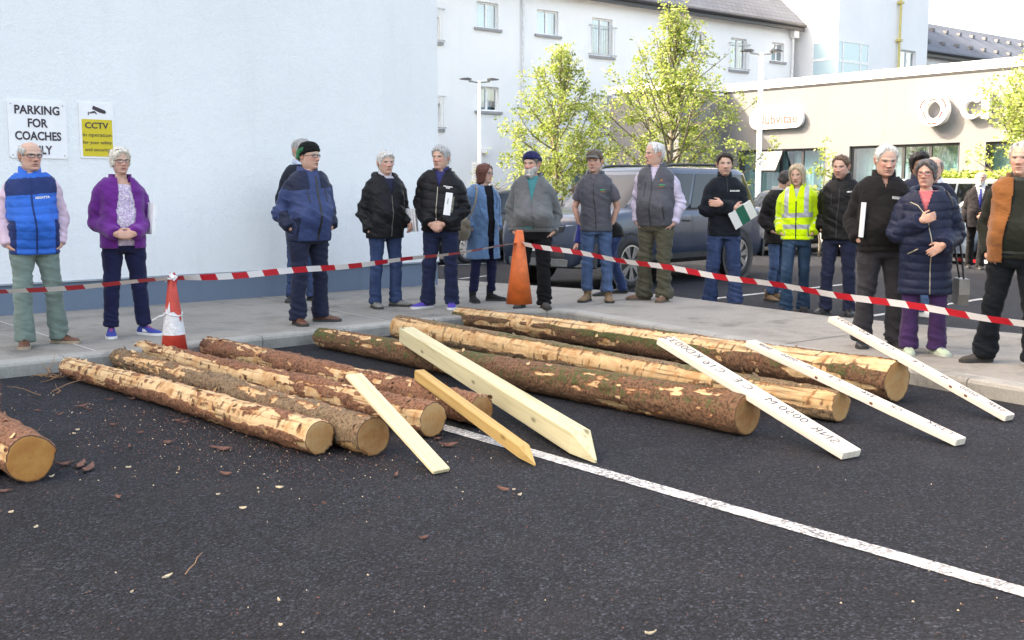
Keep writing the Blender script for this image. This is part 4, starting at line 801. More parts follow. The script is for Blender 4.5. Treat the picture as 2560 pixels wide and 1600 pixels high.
# ------------------------------------------------------------------ vehicles
M_TYRE = plain("tyre_rubber", (.016, .016, .017), .8, bump=.003); M_RIM = plain("alloy_rim", (.30, .30, .31), .3, .7); M_RIMB = plain("bright_alloy", (.62, .62, .64), .25, .8)
M_CLAD = plain("grey_black_cladding", (.035, .035, .037), .6, var=.3); M_CHROME = plain("satin_trim", (.40, .41, .42), .25, .9); M_LAMP = plain("clear_lamp", (.55, .58, .60), .12, .2, spec=1.0); M_RED = plain("red_lamp", (.30, .02, .02), .2, spec=.9); M_PLATE = plain("number_plate_white", (.68, .68, .66), .5); M_SKID = plain("satin_skid_plate", (.22, .22, .21), .45, .5)
def car(name, label, cat, loc, head, S, mpaint, spokes=5, rim=None, detail=True):
    """S: L, W, H, belt, sill, bonnet_x (windscreen foot), ws_top, rear_top, rear_foot, bonnet_h, wheel_r, axle_f, axle_r"""
    T = thing(name, label, cat, (loc[0], loc[1], 0), head); Q = PM[T.name]; L2, W2 = S['L'] / 2, S['W'] / 2; up = Vector((0, 0, 1))
    P = lambda x, y, z: Q @ Vector((x, y, z))
    def bonnet(x): return S['belt'] + .02 if x < S['wf'] else float(np.interp(x, [S['wf'], L2 - .35, L2 - .08, L2], [S['belt'] + .02, S['bh'], S['bh'] - .08, S['bh'] - .30]))
    def hw(x): return W2 * float(np.interp(x, [-L2, -L2 + .12, -L2 + .5, L2 - .85, L2 - .3, L2 - .08, L2], [.80, .91, .985, 1, .95, .84, .72]))
    xs = [-L2, -L2 + .05, -L2 + .14, -L2 + .4] + list(np.linspace(-L2 + .7, L2 - .7, 22)) + [L2 - .45, L2 - .25, L2 - .12, L2 - .04, L2]
    prof = lambda x: [(.0, S['sill'] - .02), (.86, S['sill'] - .02), (.955, S['sill'] + .05), (.985, S['sill'] + .25), (1.0, (S['sill'] + bonnet(x)) / 2 + .06), (.985, bonnet(x) - .12), (.955, bonnet(x) - .035), (.90, bonnet(x)), (.55, bonnet(x) + .03), (0, bonnet(x) + .04)]
    mb = MB(); rings = []
    for x in xs:
        pr = prof(x); h = hw(x); e = .05 if x in (xs[0], xs[-1]) else 0
        rings.append([P(x, a * h, z) for a, z in pr] + [P(x, -a * h, z) for a, z in pr[-2:0:-1]])
    mb.loft(rings); mb.build("body", mpaint, T, smooth=True)
    # greenhouse as horizontal slices
    zb, H = S['belt'] - .02, S['H']
    def sl(z):
        f = (z - zb) / (H - zb); return (float(np.interp(f, [0, .86, .96, 1], [S['wf'] + .03, S['wt'], S['wt'] - .14, S['wt'] - .42])), float(np.interp(f, [0, .86, .96, 1], [S['rf'], S['rt'], S['rt'] + .10, S['rt'] + .35])), W2 * float(np.interp(f, [0, .86, .96, 1], [.93, .765, .70, .56])))
    def outl(z, n=48, ex=7, off=0):
        a, b, h = sl(z); c, l = (a + b) / 2, (a - b) / 2; r = []
        for k in range(n):
            t = 6.283185 * k / n; cc, ss = math.cos(t), math.sin(t); r.append(((l + off) * math.copysign(abs(cc) ** (2 / ex), cc) + c, (h + off) * math.copysign(abs(ss) ** (2 / ex), ss)))
        return r
    mb = MB(); mb.loft([[P(x, y, z) for x, y in outl(z)] for z in [zb + (H - zb) * q for q in (0, .2, .4, .6, .8, .86, .92, .96, .985, 1)]]); mb.build("roof", mpaint, T, smooth=True)
    def sy(x, z, off=.006):
        a, b, h = sl(z); c, l = (a + b) / 2, (a - b) / 2; q = min(.999, abs((x - c) / l)); return (h) * (1 - q ** 7) ** (1 / 7) + off
    def sidewin(x0b, x1b, x0t, x1t, zlo, zhi, s, nm="side_window", m=None, off=.006):
        mb = MB(); G = []
        for j in range(6):
            z = zlo + (zhi - zlo) * j / 5; G.append([P(x, s * sy(x, z, off), z) for x in [(x0b + (x0t - x0b) * j / 5) + ((x1b + (x1t - x1b) * j / 5) - (x0b + (x0t - x0b) * j / 5)) * i / 8 for i in range(9)]])
        mb.loft(G, caps=False, closed=False); return mb.build(nm, m or M_CARGLASS, T, smooth=True)
    zl, zh = S['belt'] + .04, zb + (H - zb) * .84; inx = lambda z: sl(z)
    af, ar = S['wf'] - .22, S['rf'] + .25; tf, tr = S['wt'] - .10, S['rt'] + .22; w1, w2 = S.get('pil', (.42, .72))
    X = lambda f, b, t: (b[0] + (b[1] - b[0]) * f, t[0] + (t[1] - t[0]) * f)
    for s in (-1, 1):
        for f0, f1 in ((0.0, w1 - .012), (w1 + .012, w2 - .012), (w2 + .02, 1.0)):
            x0, x1 = af + (ar - af) * f0, af + (ar - af) * f1; t0, t1 = tf + (tr - tf) * f0, tf + (tr - tf) * f1
            sidewin(x0, x1, t0, t1, zl, zh, s)
        mb = MB(); mb.loft([[P(x, s * (sy(x, zl - .03, .01) + 0.0), zl - .045), P(x, s * sy(x, zl - .01, .012), zl - .015)] for x in np.linspace(af + .15, ar - .1, 12)], caps=False, closed=False); mb.build("window_trim", M_BLACK, T)
    for nm, fr in (("windscreen", 0), ("rear_window", 1)):
        mb = MB(); G = []
        for j in range(7):
            z = zl + (zh + .05 - zl) * j / 6; a, b, h = sl(z); c, l = (a + b) / 2, (a - b) / 2; row = []
            for i in range(9):
                y = h * .90 * (i / 4 - 1); q = abs(y / h); x = c + (l * (1 - q ** 7) ** (1 / 7) + .006) * (1 if fr == 0 else -1); row.append(P(x, y, z))
            G.append(row)
        mb.loft(G, caps=False, closed=False); mb.build(nm, M_CARGLASS, T, smooth=True)
    # wheels and arches
    R_ = S['wr']
    for x in (S['axf'], -S['axr']):
        for s in (-1, 1):
            yo = hw(x) * .985; mb = MB(); n = 40
            arc = lambda r, y: [P(x + r * math.cos(a), s * y, R_ + r * math.sin(a)) for a in [2 * math.pi * k / n for k in range(n)]]
            mb.loft([arc(R_ * 1.20, yo + .006), arc(R_ * 1.20, yo + .020), arc(R_ * 1.06, yo + .012)], caps=False); mb.add(arc(R_ * 1.07, yo + .0075), [tuple(range(n))]); mb.build("wheel_arch", M_CLAD, T, smooth=False)
            w_ = MB(); w_.loft([arc(R_ * .66, yo - .18), arc(R_ * .95, yo - .20), arc(R_, yo - .16), arc(R_, yo + .0), arc(R_ * .95, yo + .035), arc(R_ * .72, yo + .036), arc(R_ * .70, yo + .02)], caps=False); wo = w_.build("wheel", M_TYRE, T, smooth=True)
            rm = MB(); rm.loft([arc(R_ * .72, yo + .034), arc(R_ * .66, yo + .036), arc(R_ * .64, yo + .014)], caps=False)
            for k in range(spokes):
                for dl in (-.13, .13):
                    a = 2 * math.pi * (k + .25) / spokes + dl; a2 = 2 * math.pi * (k + .25) / spokes + dl * .35
                    o_ = [P(x + r * math.cos(b) + wv * -math.sin(b), s * (yo + y), R_ + r * math.sin(b) + wv * math.cos(b)) for r, b, wv, y in ((R_ * .12, a2, -.02, .03), (R_ * .12, a2, .02, .03), (R_ * .68, a, .024, .033), (R_ * .68, a, -.024, .033))]
                    rm.add(o_, [(0, 1, 2, 3)])
            rm.add(arc(R_ * .16, yo + .034), [tuple(range(n))]); rm.build("rim", rim or M_RIM, wo)
            dk = MB(); dk.add(arc(R_ * .68, yo + .009), [tuple(range(n))]); dk.build("brake_recess", M_BLACK, wo)
    # lamps, grille, plates, mirrors, handles
    bh = S['bh']; fx = lambda y: L2 - .02 - .32 * (abs(y) / W2) ** 4
    for s in (-1, 1):
        mb = MB(); mb.loft([[P(x, s * y, z) for x, y, z in ((xx + .012, yy, bh - .13), (xx + .012, yy, bh - .27), (xx + .02, yy, bh - .27), (xx + .02, yy, bh - .13))] for xx, yy in ((L2 - .07, W2 * .52), (L2 - .10, W2 * .70), (L2 - .20, W2 * .88), (L2 - .42, W2 * .965), (L2 - .55, W2 * .99))]); mb.build("headlight", M_LAMP, T)
        mb = MB(); zt = S['belt'] - .10; mb.loft([[P(xx - o, s * (yy + o), z) for o, z in ((.012, zt), (.012, zt - .16), (-.03, zt - .16), (-.03, zt))] for xx, yy in ((-L2 + .02, W2 * .62), (-L2 + .06, W2 * .86), (-L2 + .16, W2 * .94), (-L2 + .34, W2 * .985))]); mb.build("tail_light", M_RED, T)
        mb = MB(); xm = S['wf'] - .36; mb.tube([P(xm, s * W2 * .90, S['belt'] + .04), P(xm, s * (W2 + .08), S['belt'] + .07)], .025, 6); e = P(xm + .02, s * (W2 + .10), S['belt'] + .12); mb.sphere(e, (.10, .10, .085), 8); mb.build("wing_mirror", M_BLACK, T, smooth=True)
        for f in (w1, w2):
            xh = af + (ar - af) * f + .16; yh = s * (hw(xh) * .985 + .02); zz = S['belt'] - .16; mb = MB(); mb.tube([P(xh - .10, yh - s * .03, zz), P(xh - .08, yh, zz), P(xh + .09, yh, zz + .005), P(xh + .11, yh - s * .03, zz)], .014, 8, sub=2); mb.build("door_handle", M_BLACK, T, smooth=True)
        for f in (0.02, w1, w2 + .04):
            xh = af + (ar - af) * f; mb = MB(); zz = [S['sill'] + .12, S['sill'] + .3, (S['sill'] + S['belt']) / 2 + .07, S['belt'] - .10, S['belt'] - .03]; kk = [.968, .985, 1.0, .985, .955]
            mb.loft([[P(xh - .004, s * (hw(xh) * k + .0025), z), P(xh + .004, s * (hw(xh) * k + .0025), z)] for z, k in zip(zz, kk)], caps=False, closed=False); mb.build("door_gap", M_BLACK, T)
        mb = MB(); mb.loft([[P(x, s * (hw(x) * k + .004), z) for k, z in ((.87, S['sill'] - .026), (.958, S['sill'] + .045), (.975, S['sill'] + .13), (.93, S['sill'] + .13))] for x in np.linspace(-S['axr'] + R_ * 1.2, S['axf'] - R_ * 1.2, 10)]); mb.build("side_skirt", M_CLAD, T)
    mb = MB(); mb.loft([[P(fx(y) + o, y, z) for o, z in ((-.02, S['sill'] - .03), (.03, S['sill'] - .01), (.05, S['sill'] + .15), (.035, bh - .42), (-.03, bh - .40))] for y in np.linspace(-W2 * .93, W2 * .93, 15)]); mb.build("front_bumper", M_CLAD if detail else mpaint, T, smooth=False)
    mb = MB(); mb.loft([[P(fx(y) + o, y, z) for o, z in ((.0, bh - .15), (.022, bh - .16), (.028, bh - .30), (.0, bh - .31))] for y in np.linspace(-W2 * .5, W2 * .5, 9)]); mb.build("grille", M_BLACK, T)
    mb = MB(); mb.box(P(L2 + .045, 0, bh - .47), (.02, .52, .11), Q.to_3x3()); mb.build("number_plate", M_PLATE, T)
    mb = MB(); mb.loft([[P(-L2 - .0 + .25 * (abs(y) / W2) ** 4 + o, y, z) for o, z in ((.03, S['sill'] - .03), (-.03, S['sill'] + .0), (-.045, S['sill'] + .26), (.02, S['sill'] + .28))] for y in np.linspace(-W2 * .93, W2 * .93, 13)]); mb.build("rear_bumper", M_CLAD if detail else mpaint, T)
    if S.get('rails'):
        for s in (-1, 1):
            mb = MB(); y = W2 * .64; zt = H - .04; mb.tube([P(S['wt'] - .30, s * y, zt - .015), P(S['wt'] - .50, s * y, zt + .065), P(S['rt'] + .65, s * y, zt + .075), P(S['rt'] + .40, s * y, zt + .0)], .022, 8, sub=4); mb.build("roof_rail", M_BLACK, T, smooth=True)
        mb = MB(); mb.loft([[P(fx(y) + o, y, z) for o, z in ((.03, S['sill'] - .02), (.062, S['sill'] + .0), (.066, S['sill'] + .10), (.03, S['sill'] + .12))] for y in np.linspace(-W2 * .80, W2 * .80, 11)]); mb.build("skid_plate", M_SKID, T)
        for s in (-1, 1):
            mb = MB(); mb.add([P(fx(y) + .056, y, z) for y, z in ((s * W2 * .55, S['sill'] + .20), (s * W2 * .88, S['sill'] + .22), (s * W2 * .84, S['sill'] + .34), (s * W2 * .62, S['sill'] + .30))], [(0, 1, 2, 3)]); mb.build("fog_lamp_recess", M_BLACK, T)
    return T
SUV = dict(L=5.0, W=2.0, H=1.86, belt=1.16, sill=.36, wf=1.30, wt=.52, rf=-2.38, rt=-2.12, bh=1.10, wr=.385, axf=1.52, axr=1.42, rails=True, pil=(.36, .66))
hd = Vector((-.70, -.714)).normalized(); ang = math.atan2(hd.y, hd.x); lft = Vector((-hd.y, hd.x))
fwp = g(1572, 722).to_2d(); ctr = fwp - hd * SUV['axf'] - lft * (SUV['W'] / 2 * .97)
P_SUV = paint("dusty_slate_blue_paint", (.026, .042, .076), .2, .2)
car("suv", "large dusty slate blue estate car with roof rails parked behind the crowd", "car", ctr, ang, SUV, P_SUV, 7)
HB = dict(L=4.35, W=1.80, H=1.50, belt=.98, sill=.24, wf=1.05, wt=.30, rf=-2.0, rt=-1.55, bh=.92, wr=.325, axf=1.35, axr=1.28, pil=(.40, .74)); VAN = dict(HB, L=4.6, H=1.75, belt=1.05, wf=1.25, wt=.65, rf=-2.2, rt=-2.05, bh=.98)
def place(px, py, d, hd_, S, wheel=(1, 1)):
    """centre of a car whose wheel (front/rear sign, left/right sign) stands at a photo point"""
    h = Vector((math.cos(hd_), math.sin(hd_))); l = Vector((-h.y, h.x)); p = at(px, py, d).to_2d(); return p - h * (S['axf'] if wheel[0] > 0 else -S['axr']) - l * wheel[1] * S['W'] / 2
car("car", "black car with bright spoked wheels behind the woman in the blue coat", "car", place(1168, 615, 22.0, ang, HB, (1, 1)), ang, HB, paint("black_gloss", (.012, .012, .014), .2, .1), 10, M_RIMB, False)
car("car", "white car whose roof shows behind the man in the grey cap", "car", place(1500, 600, 23.5, ang, HB, (1, 1)), ang, dict(HB, H=1.56), paint("white_gloss", (.68, .69, .70), 0, .06), 6, None, False)
car("car", "black hatchback parked right of the estate car, behind the woman in the scarf", "car", place(1985, 580, 25.0, ang + .05, HB, (1, 1)), ang + .05, HB, paint("black_gloss_dusty", (.016, .018, .022), .3, .25), 6, None, False)
car("car", "white people carrier behind the tall man in the black fleece", "car", place(2245, 590, 23.8, math.radians(200), VAN, (1, 1)), math.radians(200), VAN, paint("white_gloss_van", (.70, .71, .72), 0, .06), 6, None, False)
car("car", "silver blue car behind the suited man near the hedge", "car", place(2480, 616, 21.8, math.radians(205), HB, (1, 1)), math.radians(205), HB, paint("silver_blue_paint", (.30, .36, .43), .5, .1), 6, M_RIMB, False)
# ------------------------------------------------------------------ people
TORSO = np.array([1, .89, .96, 1]) * np.array([(.78, .176, .122, .006), (.86, .180, .126, .008), (.94, .178, .126, .010), (1.02, .168, .117, .002), (1.10, .164, .113, -.004), (1.20, .176, .119, -.004), (1.30, .190, .124, .002), (1.38, .194, .117, .008), (1.435, .182, .102, .014), (1.475, .152, .086, .020), (1.508, .104, .074, .024), (1.54, .068, .062, .024)])
def spow(a, e): return math.copysign(abs(a) ** e, a)
def ellipse(cx, cy, z, hw, hd, n=36, ex=2.5): return [(cx + hw * spow(math.cos(t), 2 / ex), cy + hd * spow(math.sin(t), 2 / ex), z) for t in [6.2831853 * k / n for k in range(n)]]
HW_T = [(-.24, .066, .052, .072), (-.19, .060, .046, .066), (-.150, .057, .042, .062), (-.126, .050, .050, .060), (-.113, .042, .074, .056), (-.100, .050, .086, .056), (-.070, .0625, .089, .070), (-.040, .070, .090, .088), (-.01, .0745, .090, .099), (.02, .0765, .092, .103), (.055, .0745, .089, .101), (.085, .063, .075, .087), (.103, .043, .050, .062), (.112, .022, .025, .032), (.1155, .004, .004, .006)]
def head_grid(nr=76, nc=88):
    T = np.array(HW_T); zz = np.interp(np.linspace(0, 1, nr), [0, .16, .26, .9, 1], [-.24, -.135, -.112, .095, .1155]); s = np.linspace(-1, 1, nc, endpoint=False); ang = np.pi * (.62 * s + .38 * s ** 3)      # 0 = front, denser there
    Wd = np.interp(zz, T[:, 0], T[:, 1])[:, None]; Fd = np.interp(zz, T[:, 0], T[:, 2])[:, None]; Bd = np.interp(zz, T[:, 0], T[:, 3])[:, None]; a = ang[None, :]; sx, cx = np.sin(a), np.cos(a); e = 2 / 2.25
    x = Wd * np.sign(sx) * np.abs(sx) ** e; y = np.where(cx > 0, -Fd, Bd) * np.abs(cx) ** e; z = zz[:, None] * np.ones_like(x)
    return x, y, z, a * np.ones_like(x)
G2 = lambda x, c, s: np.exp(-((x - c) / s) ** 2)
def quads(nr, nc):
    i = np.arange(nr - 1)[:, None] * nc; j = np.arange(nc)[None, :]; k = (j + 1) % nc; return np.stack([i + j, i + k, i + nc + k, i + nc + j], -1).reshape(-1, 4)
def face(fem=False, jaw=1.0, nose=1.0, seed=0):
    x, y, z, a = head_grid(); f = np.clip(np.cos(a), 0, 1) ** .5; d = 0
    prof = np.interp(z, [-.046, -.036, -.028, -.010, .012, .026, .034], [0, .55, 1, .72, .34, .12, 0]); d = d + .027 * nose * G2(x, 0, .0135 + .003 * (z < -.02)) * prof
    d = d + .010 * nose * (G2(x, .0145, .008) + G2(x, -.0145, .008)) * G2(z, -.031, .008)
    d = d - .012 * (G2(x, .032, .019) + G2(x, -.032, .019)) * G2(z, .010, .012) + .0045 * (G2(x, .031, .012) + G2(x, -.031, .012)) * G2(z, .009, .008)
    d = d + (.003 if fem else .0065) * G2(z, .027, .009) * (np.abs(x) < .06) + .006 * (G2(x, .046, .018) + G2(x, -.046, .018)) * G2(z, -.018, .018)
    mw = G2(x, 0, .024); d = d + .006 * mw * G2(z, -.0585, .006) - .006 * mw * G2(z, -.0655, .0035) + .007 * mw * G2(z, -.073, .006) - .004 * G2(x, 0, .03) * G2(z, -.084, .006) + .008 * G2(x, 0, .02) * G2(z, -.100, .012)
    d = d - .004 * (G2(x, .030, .006) + G2(x, -.030, .006)) * G2(z + np.abs(x) * .7, -.022, .016)
    y = y - d * f; lo = z < -.05; x = np.where(lo, x * (1 + (jaw - 1) * np.clip((-.05 - z) / .04, 0, 1) * (z > -.125)), x); return x, y, z, a
def head_colors(x, y, z, a, c):
    sk = np.array(c['skin']); C = np.ones((x.size, 3)) * sk; X, Y, Z = x.ravel(), y.ravel(), z.ravel(); fr = (np.cos(a) > .1).ravel(); P = np.stack([X, Y, Z], -1)
    n = fbm(P, 38, 3, c['seed'] * 3.1)[:, None]; C = C * (1 + .10 * n)
    bl = (G2(X, .042, .026) + G2(X, -.042, .026)) * G2(Z, -.022, .026) + G2(X, 0, .016) * G2(Z, -.025, .02) + .5 * G2(X, 0, .05) * G2(Z, -.09, .03); bl = np.clip(bl, 0, 1)[:, None] * fr[:, None]; C = C * (1 - bl * np.array([.02, .22, .20]) * c.get('flush', 1) * .85)
    if c.get('stubble'): m = sstep(.0, .02, -.045 - Z + .012 * np.cos(a.ravel() * 2)) * (Z > -.125) * (np.cos(a.ravel()) > -.1) * c['stubble']; m = m * (1 - G2(X, 0, .02) * G2(Z, -.066, .007)); C = C * (1 - m[:, None]) + np.array(c.get('stubc', (.12, .08, .06))) * m[:, None]
    lip = np.clip(G2(X, 0, .021) ** .7 * (G2(Z, -.059, .0055) + G2(Z, -.072, .006)) * 1.3, 0, 1) * fr; C = C * (1 - .75 * lip[:, None]) + np.array((.36, .12, .11) if c.get('fem') else (.36, .17, .14)) * .75 * lip[:, None]
    mth = np.clip(G2(X, 0, .023) ** .6 * G2(Z, -.0655, .0032), 0, 1) * fr * .9; C = C * (1 - mth[:, None]) + np.array((.07, .02, .02)) * mth[:, None]
    for s in (-1, 1):
        ex = X - s * .0315; e = ((ex / .0150) ** 2 + ((Z - .0095) / .0056) ** 2 < 1) & fr; C[e] = (.30, .25, .23); ir = ((ex + c.get('gaze', 0)) ** 2 + (Z - .0095) ** 2 < .0066 ** 2) & e; C[ir] = (.045, .05, .06)
        ld = (np.abs(Z - (.0152 - 14 * ex ** 2)) < .0022) & (np.abs(ex) < .0175) & fr; C[ld] = C[ld] * .28
        br = np.clip(1.2 - np.abs(Z - (.0285 - 10 * (ex - s * .002) ** 2)) / (.0034 if c.get('fem') else .0052), 0, 1) * (np.abs(ex) < .0215) * fr * c.get('browa', .8); C = C * (1 - br[:, None]) + np.array(c.get('brow', c['hairc'])) * br[:, None]
        bag = np.clip(G2(ex, 0, .014) * G2(Z, -.0015, .004), 0, 1) * fr * .28; C = C * (1 - bag[:, None] * np.array([.5, .6, .55]))
    return C
def mat_skin():
    t = NT("skin"); c = t.attr("Col", "Color"); t.col(c).set(Roughness=.55, Specular_IOR_Level=.35, Subsurface_Weight=.12, Subsurface_Scale=.02); s = t.b.inputs["Subsurface Radius"]; s.default_value = (1, .3, .2); t.bump(t.noise(t.coord(), 240, 2), .001, .5); return t.m
M_SKIN = mat_skin()
def hair_mat(name, c):
    if name in MC: return MC[name]
    t = NT(name); n = t.noise(t.coord((60, 60, 14)), 1.0, 4, .7); t.col(t.ramp(n, [(.3, tuple(v * .35 for v in c)), (.5, c), (.72, tuple(min(1, v * 1.5) for v in c))])).set(Roughness=.5, Specular_IOR_Level=.35); t.bump(n, .006, .8); MC[name] = t.m; return t.m
def lens_mat():
    t = NT("spectacle_lens"); gl = t.node("BsdfGlossy"); gl.inputs["Roughness"].default_value = .05; tr = t.node("BsdfTransparent"); mx = t.node("MixShader"); mx.inputs[0].default_value = .06; t.link(tr.outputs[0], mx.inputs[1]); t.link(gl.outputs[0], mx.inputs[2]); t.link(mx.outputs[0], t.out.inputs[0]); return t.m
M_LENS = lens_mat(); M_SOLEW = plain("white_sole", (.62, .62, .60), .6); M_SOLED = plain("dark_sole", (.03, .028, .026), .7)

def person(label, px, py, head_y, yaw=0, z=KH, hyaw=0, hpitch=0, htilt=0, build=(1.0, 0.0), arms=('pocket', 'pocket'), tops=(), legs=None, shoes=None, head=None, feet=None, lean=0.0, group=None, extras=None, hx=None, bend=None, shrink=1.0):
    B = g(px, py, z); top = at(px, head_y, B.y).z - z; k = top / 1.765 * (1 if bend is None else bend.get('k', 1)); wf, belly = build; R = Matrix.Rotation(yaw := math.radians(yaw), 4, 'Z')
    T = thing("person", label, "person", B, yaw, group); Q = Matrix.Translation(B) @ R @ Matrix.Scale(k, 4); Q3 = np.array(Q); seed = abs(hash((px, py))) % 97 + px % 13
    W = lambda v: np.asarray(v, float).reshape(-1, 3) @ Q3[:3, :3].T + Q3[:3, 3]
    piv = Vector((0, 0, .90)); tr = lambda P: P
    if bend:                                               # upper body folded forward / sideways about the hips
        Rb = Matrix.Rotation(math.radians(bend.get('fwd', 0)), 4, 'X') @ Matrix.Rotation(math.radians(bend.get('side', 0)), 4, 'Y'); Rn = np.array(Rb)[:3, :3]
        def tr(P):
            P = np.asarray(P, float).reshape(-1, 3); w = sstep(.80, 1.02, P[:, 2])[:, None]; Q_ = (P - np.array(piv)) @ Rn.T + np.array(piv); return P * (1 - w) + Q_ * w
    sg_ = (seed * 53) % 5 - 2; tw_ = math.radians(((seed * 29) % 7 - 3) * 3.5); lean = lean or ((seed * 37) % 7 - 3) * .007; tr1 = tr
    def tr(P):                                              # relaxed stance: a little twist and shoulder drop above the hips
        P = np.asarray(tr1(P), float).reshape(-1, 3); w = sstep(.98, 1.30, P[:, 2]); an = tw_ * w; x_, y_ = P[:, 0] * np.cos(an) - P[:, 1] * np.sin(an), P[:, 0] * np.sin(an) + P[:, 1] * np.cos(an); return np.stack([x_, y_, P[:, 2] - .016 * sg_ * x_ / .2 * w * (P[:, 2] < 1.5)], -1)
    if lean:
        tr0 = tr; tr = lambda P: (lambda A: A + np.stack([lean * A[:, 2], 0 * A[:, 2], 0 * A[:, 2]], -1))(np.asarray(tr0(P), float).reshape(-1, 3))
    def tor(zz, ease=0, bl=None):
        hw, hd, cy = [float(np.interp(zz, TORSO[:, 0], TORSO[:, i])) for i in (1, 2, 3)]; b_ = (belly if bl is None else bl) * math.exp(-((zz - 1.06) / .15) ** 2); s = wf if zz < 1.44 else 1 + (wf - 1) * max(0, (1.52 - zz) / .08)
        return hw * s + ease + b_ * .45, hd * (.5 + .5 * s) + ease + b_, cy - b_ * .75
    def torso_rings(z0, z1, ease, flare=0.0, ex=2.5, step=.03):
        zs = list(np.arange(z0, z1, step)) + [z1]; r = []
        for zz in zs: hw, hd, cy = tor(zz, ease); fl = flare * max(0, (1.0 - zz)); r.append(ellipse(0, cy, zz, hw + fl, hd + fl * .7, 40, ex))
        return r
    # ---- arm poses: shoulder, elbow, wrist, hand direction, palm normal
    AR = {}
    for s, pose in ((-1, arms[0]), (1, arms[1])):
        S = Vector((s * .153 * (.6 + .4 * wf), .018, 1.400)); o = Vector((0, 0, 0)); ww = (wf - 1) * .15 + belly * .4
        E, Wr, D, N, curl = {'pocket': ((s * (.194 + ww), .095, 1.115), (s * (.182 + ww), -.050, .955), (-s * .75, .12, -.65), (-s, 0, .1), .35),
             'tpocket': ((s * (.198 + ww), .085, 1.105), (s * (.192 + ww * .6), -.03, .885), (-s * .62, .02, -1), (-s, 0, .1), .4),
             'clasp': ((s * (.200 + ww), .06, 1.105), (s * .085, -.195 - belly * 1.2, .985), (-s * 1, -.18, -.12), (0, 1, -.25), .75),
             'lowclasp': ((s * (.203 + ww), .055, 1.10), (s * .075, -.19 - belly, .935), (-s * .9, -.1, -.5), (0, 1, -.1), .7),
             'cross': ((s * .222, -.05, 1.14), (-s * .075, -.205 - belly, 1.175 + .022 * s), (-s * 1, .18, .10), (0, 1, 0), .5),
             'hang': ((s * (.194 + ww), .04, 1.11), (s * (.228 + ww), -.03, .865), (s * .03, -.12, -1), (-s, -.1, 0), .45),
             'hold': ((s * (.198 + ww), .065, 1.11), (s * (.228 + ww), -.12, .955), (-s * .1, -.6, -.5), (-s, 0, 0), .8),
             'behind': ((s * (.248 + ww), .085, 1.12), (s * (.205 + ww), .075, .945), (-s * .55, .3, -.6), (-s, 0, 0), .5),
             'chest': ((s * (.210 + ww), -.01, 1.11), (s * .045, -.215 - belly, 1.235), (-s * .9, -.1, .35), (0, 1, 0), .9),
             'waist': ((s * (.208 + ww), .03, 1.10), (s * .10, -.215 - belly, 1.02), (-s * .85, -.1, -.55), (0, 1, -.1), .25),
             'face': ((s * .235, -.10, 1.16), (s * .07, -.235, 1.40), (-s * .2, .1, 1), (0, 1, 0), .8),
             'reach': ((s * .22, -.22, 1.22), (s * .16, -.45, 1.10), (0, -1, -.2), (0, 0, -1), .6)}[pose]
        AR[s] = [S, Vector(E), Vector(Wr), Vector(D).normalized(), Vector(N).normalized(), curl]
    # ---- body (skin): core, arms and hands as one remeshed surface plus the head that grows out of its neck
    mb = MB(); mb.loft([ellipse(0, tor(zz)[2], zz, tor(zz)[0] * .90, tor(zz)[1] * .88, 24) for zz in (.98, 1.03, 1.1, 1.2, 1.3, 1.37, 1.42, 1.46)] + [ellipse(0, .02, 1.50, .055, .055, 24, 2), ellipse(0, .018, 1.53, .045, .045, 24, 2)])
    for s in (-1, 1):
        S, E, Wr, D, N, curl = AR[s]; mb.tube([S, S.lerp(E, .5), E, E.lerp(Wr, .35), Wr, Wr + D * .02], [.042, .042, .037, .038, .027, .027], 12, sub=3, round_ends=True)
        N = (N - D * N.dot(D)).normalized(); sdv = D.cross(N) * -s; hn = MB()      # sdv points to the thumb side
        pr = []
        for q, w_, t_ in ((-.015, .026, .020), (.02, .034, .0165), (.05, .041, .0150), (.082, .040, .0125), (.092, .034, .008)):
            c = Wr + D * q; pr.append([c + sdv * (w_ * spow(math.cos(a), .8)) + N * (t_ * spow(math.sin(a), .8)) for a in [6.2832 * i / 14 for i in range(14)]])
        mb.loft(pr)
        for fi, (off, ln) in enumerate(((.030, .072), (.010, .080), (-.010, .074), (-.029, .058))):
            p = Wr + D * .084 + sdv * off; dirv = (D + sdv * off * 1.6).normalized(); pts = [p]; c = curl * (1 + .10 * fi)
            for sg, bend_ in ((.44, .55), (.32, .85), (.24, .6)):
                an = c * bend_; dirv = (dirv * math.cos(an) + N * math.sin(an)).normalized(); pts.append(pts[-1] + dirv * ln * sg)
            mb.tube(pts, [.0095, .0088, .0080, .0066], 8, round_ends=True)
        p = Wr + D * .022 + sdv * .030; d2 = (D * .75 + sdv * .75 + N * .25).normalized(); p2 = p + d2 * .036; d3 = (D * 1.0 + sdv * .15 + N * .35).normalized(); mb.tube([p - d2 * .01, p2, p2 + d3 * .030, p2 + d3 * .052], [.0135, .0115, .0095, .007], 8, round_ends=True)
    bv, bf, _ = remesh(mb, .0062, 2)
    hc = dict(head or {}); hc.setdefault('skin', (.56, .355, .275)); hc.setdefault('hairc', (.4, .4, .4)); hc['seed'] = seed; fem = hc.get('fem', False); hs = hc.get('size', 1.0) * (1.055 if not fem else 1.0)
    x, y, zz, a = face(fem, hc.get('jaw', 1.0), hc.get('nose', 1.0), seed); nr, nc = x.shape; HCEN = np.array([0, .006, 1.649]); PV = np.array([0, .03, -.125])
    Rh = np.array((Matrix.Rotation(math.radians(hyaw), 4, 'Z') @ Matrix.Rotation(math.radians(htilt), 4, 'Y') @ Matrix.Rotation(math.radians(hpitch), 4, 'X')))[:3, :3]
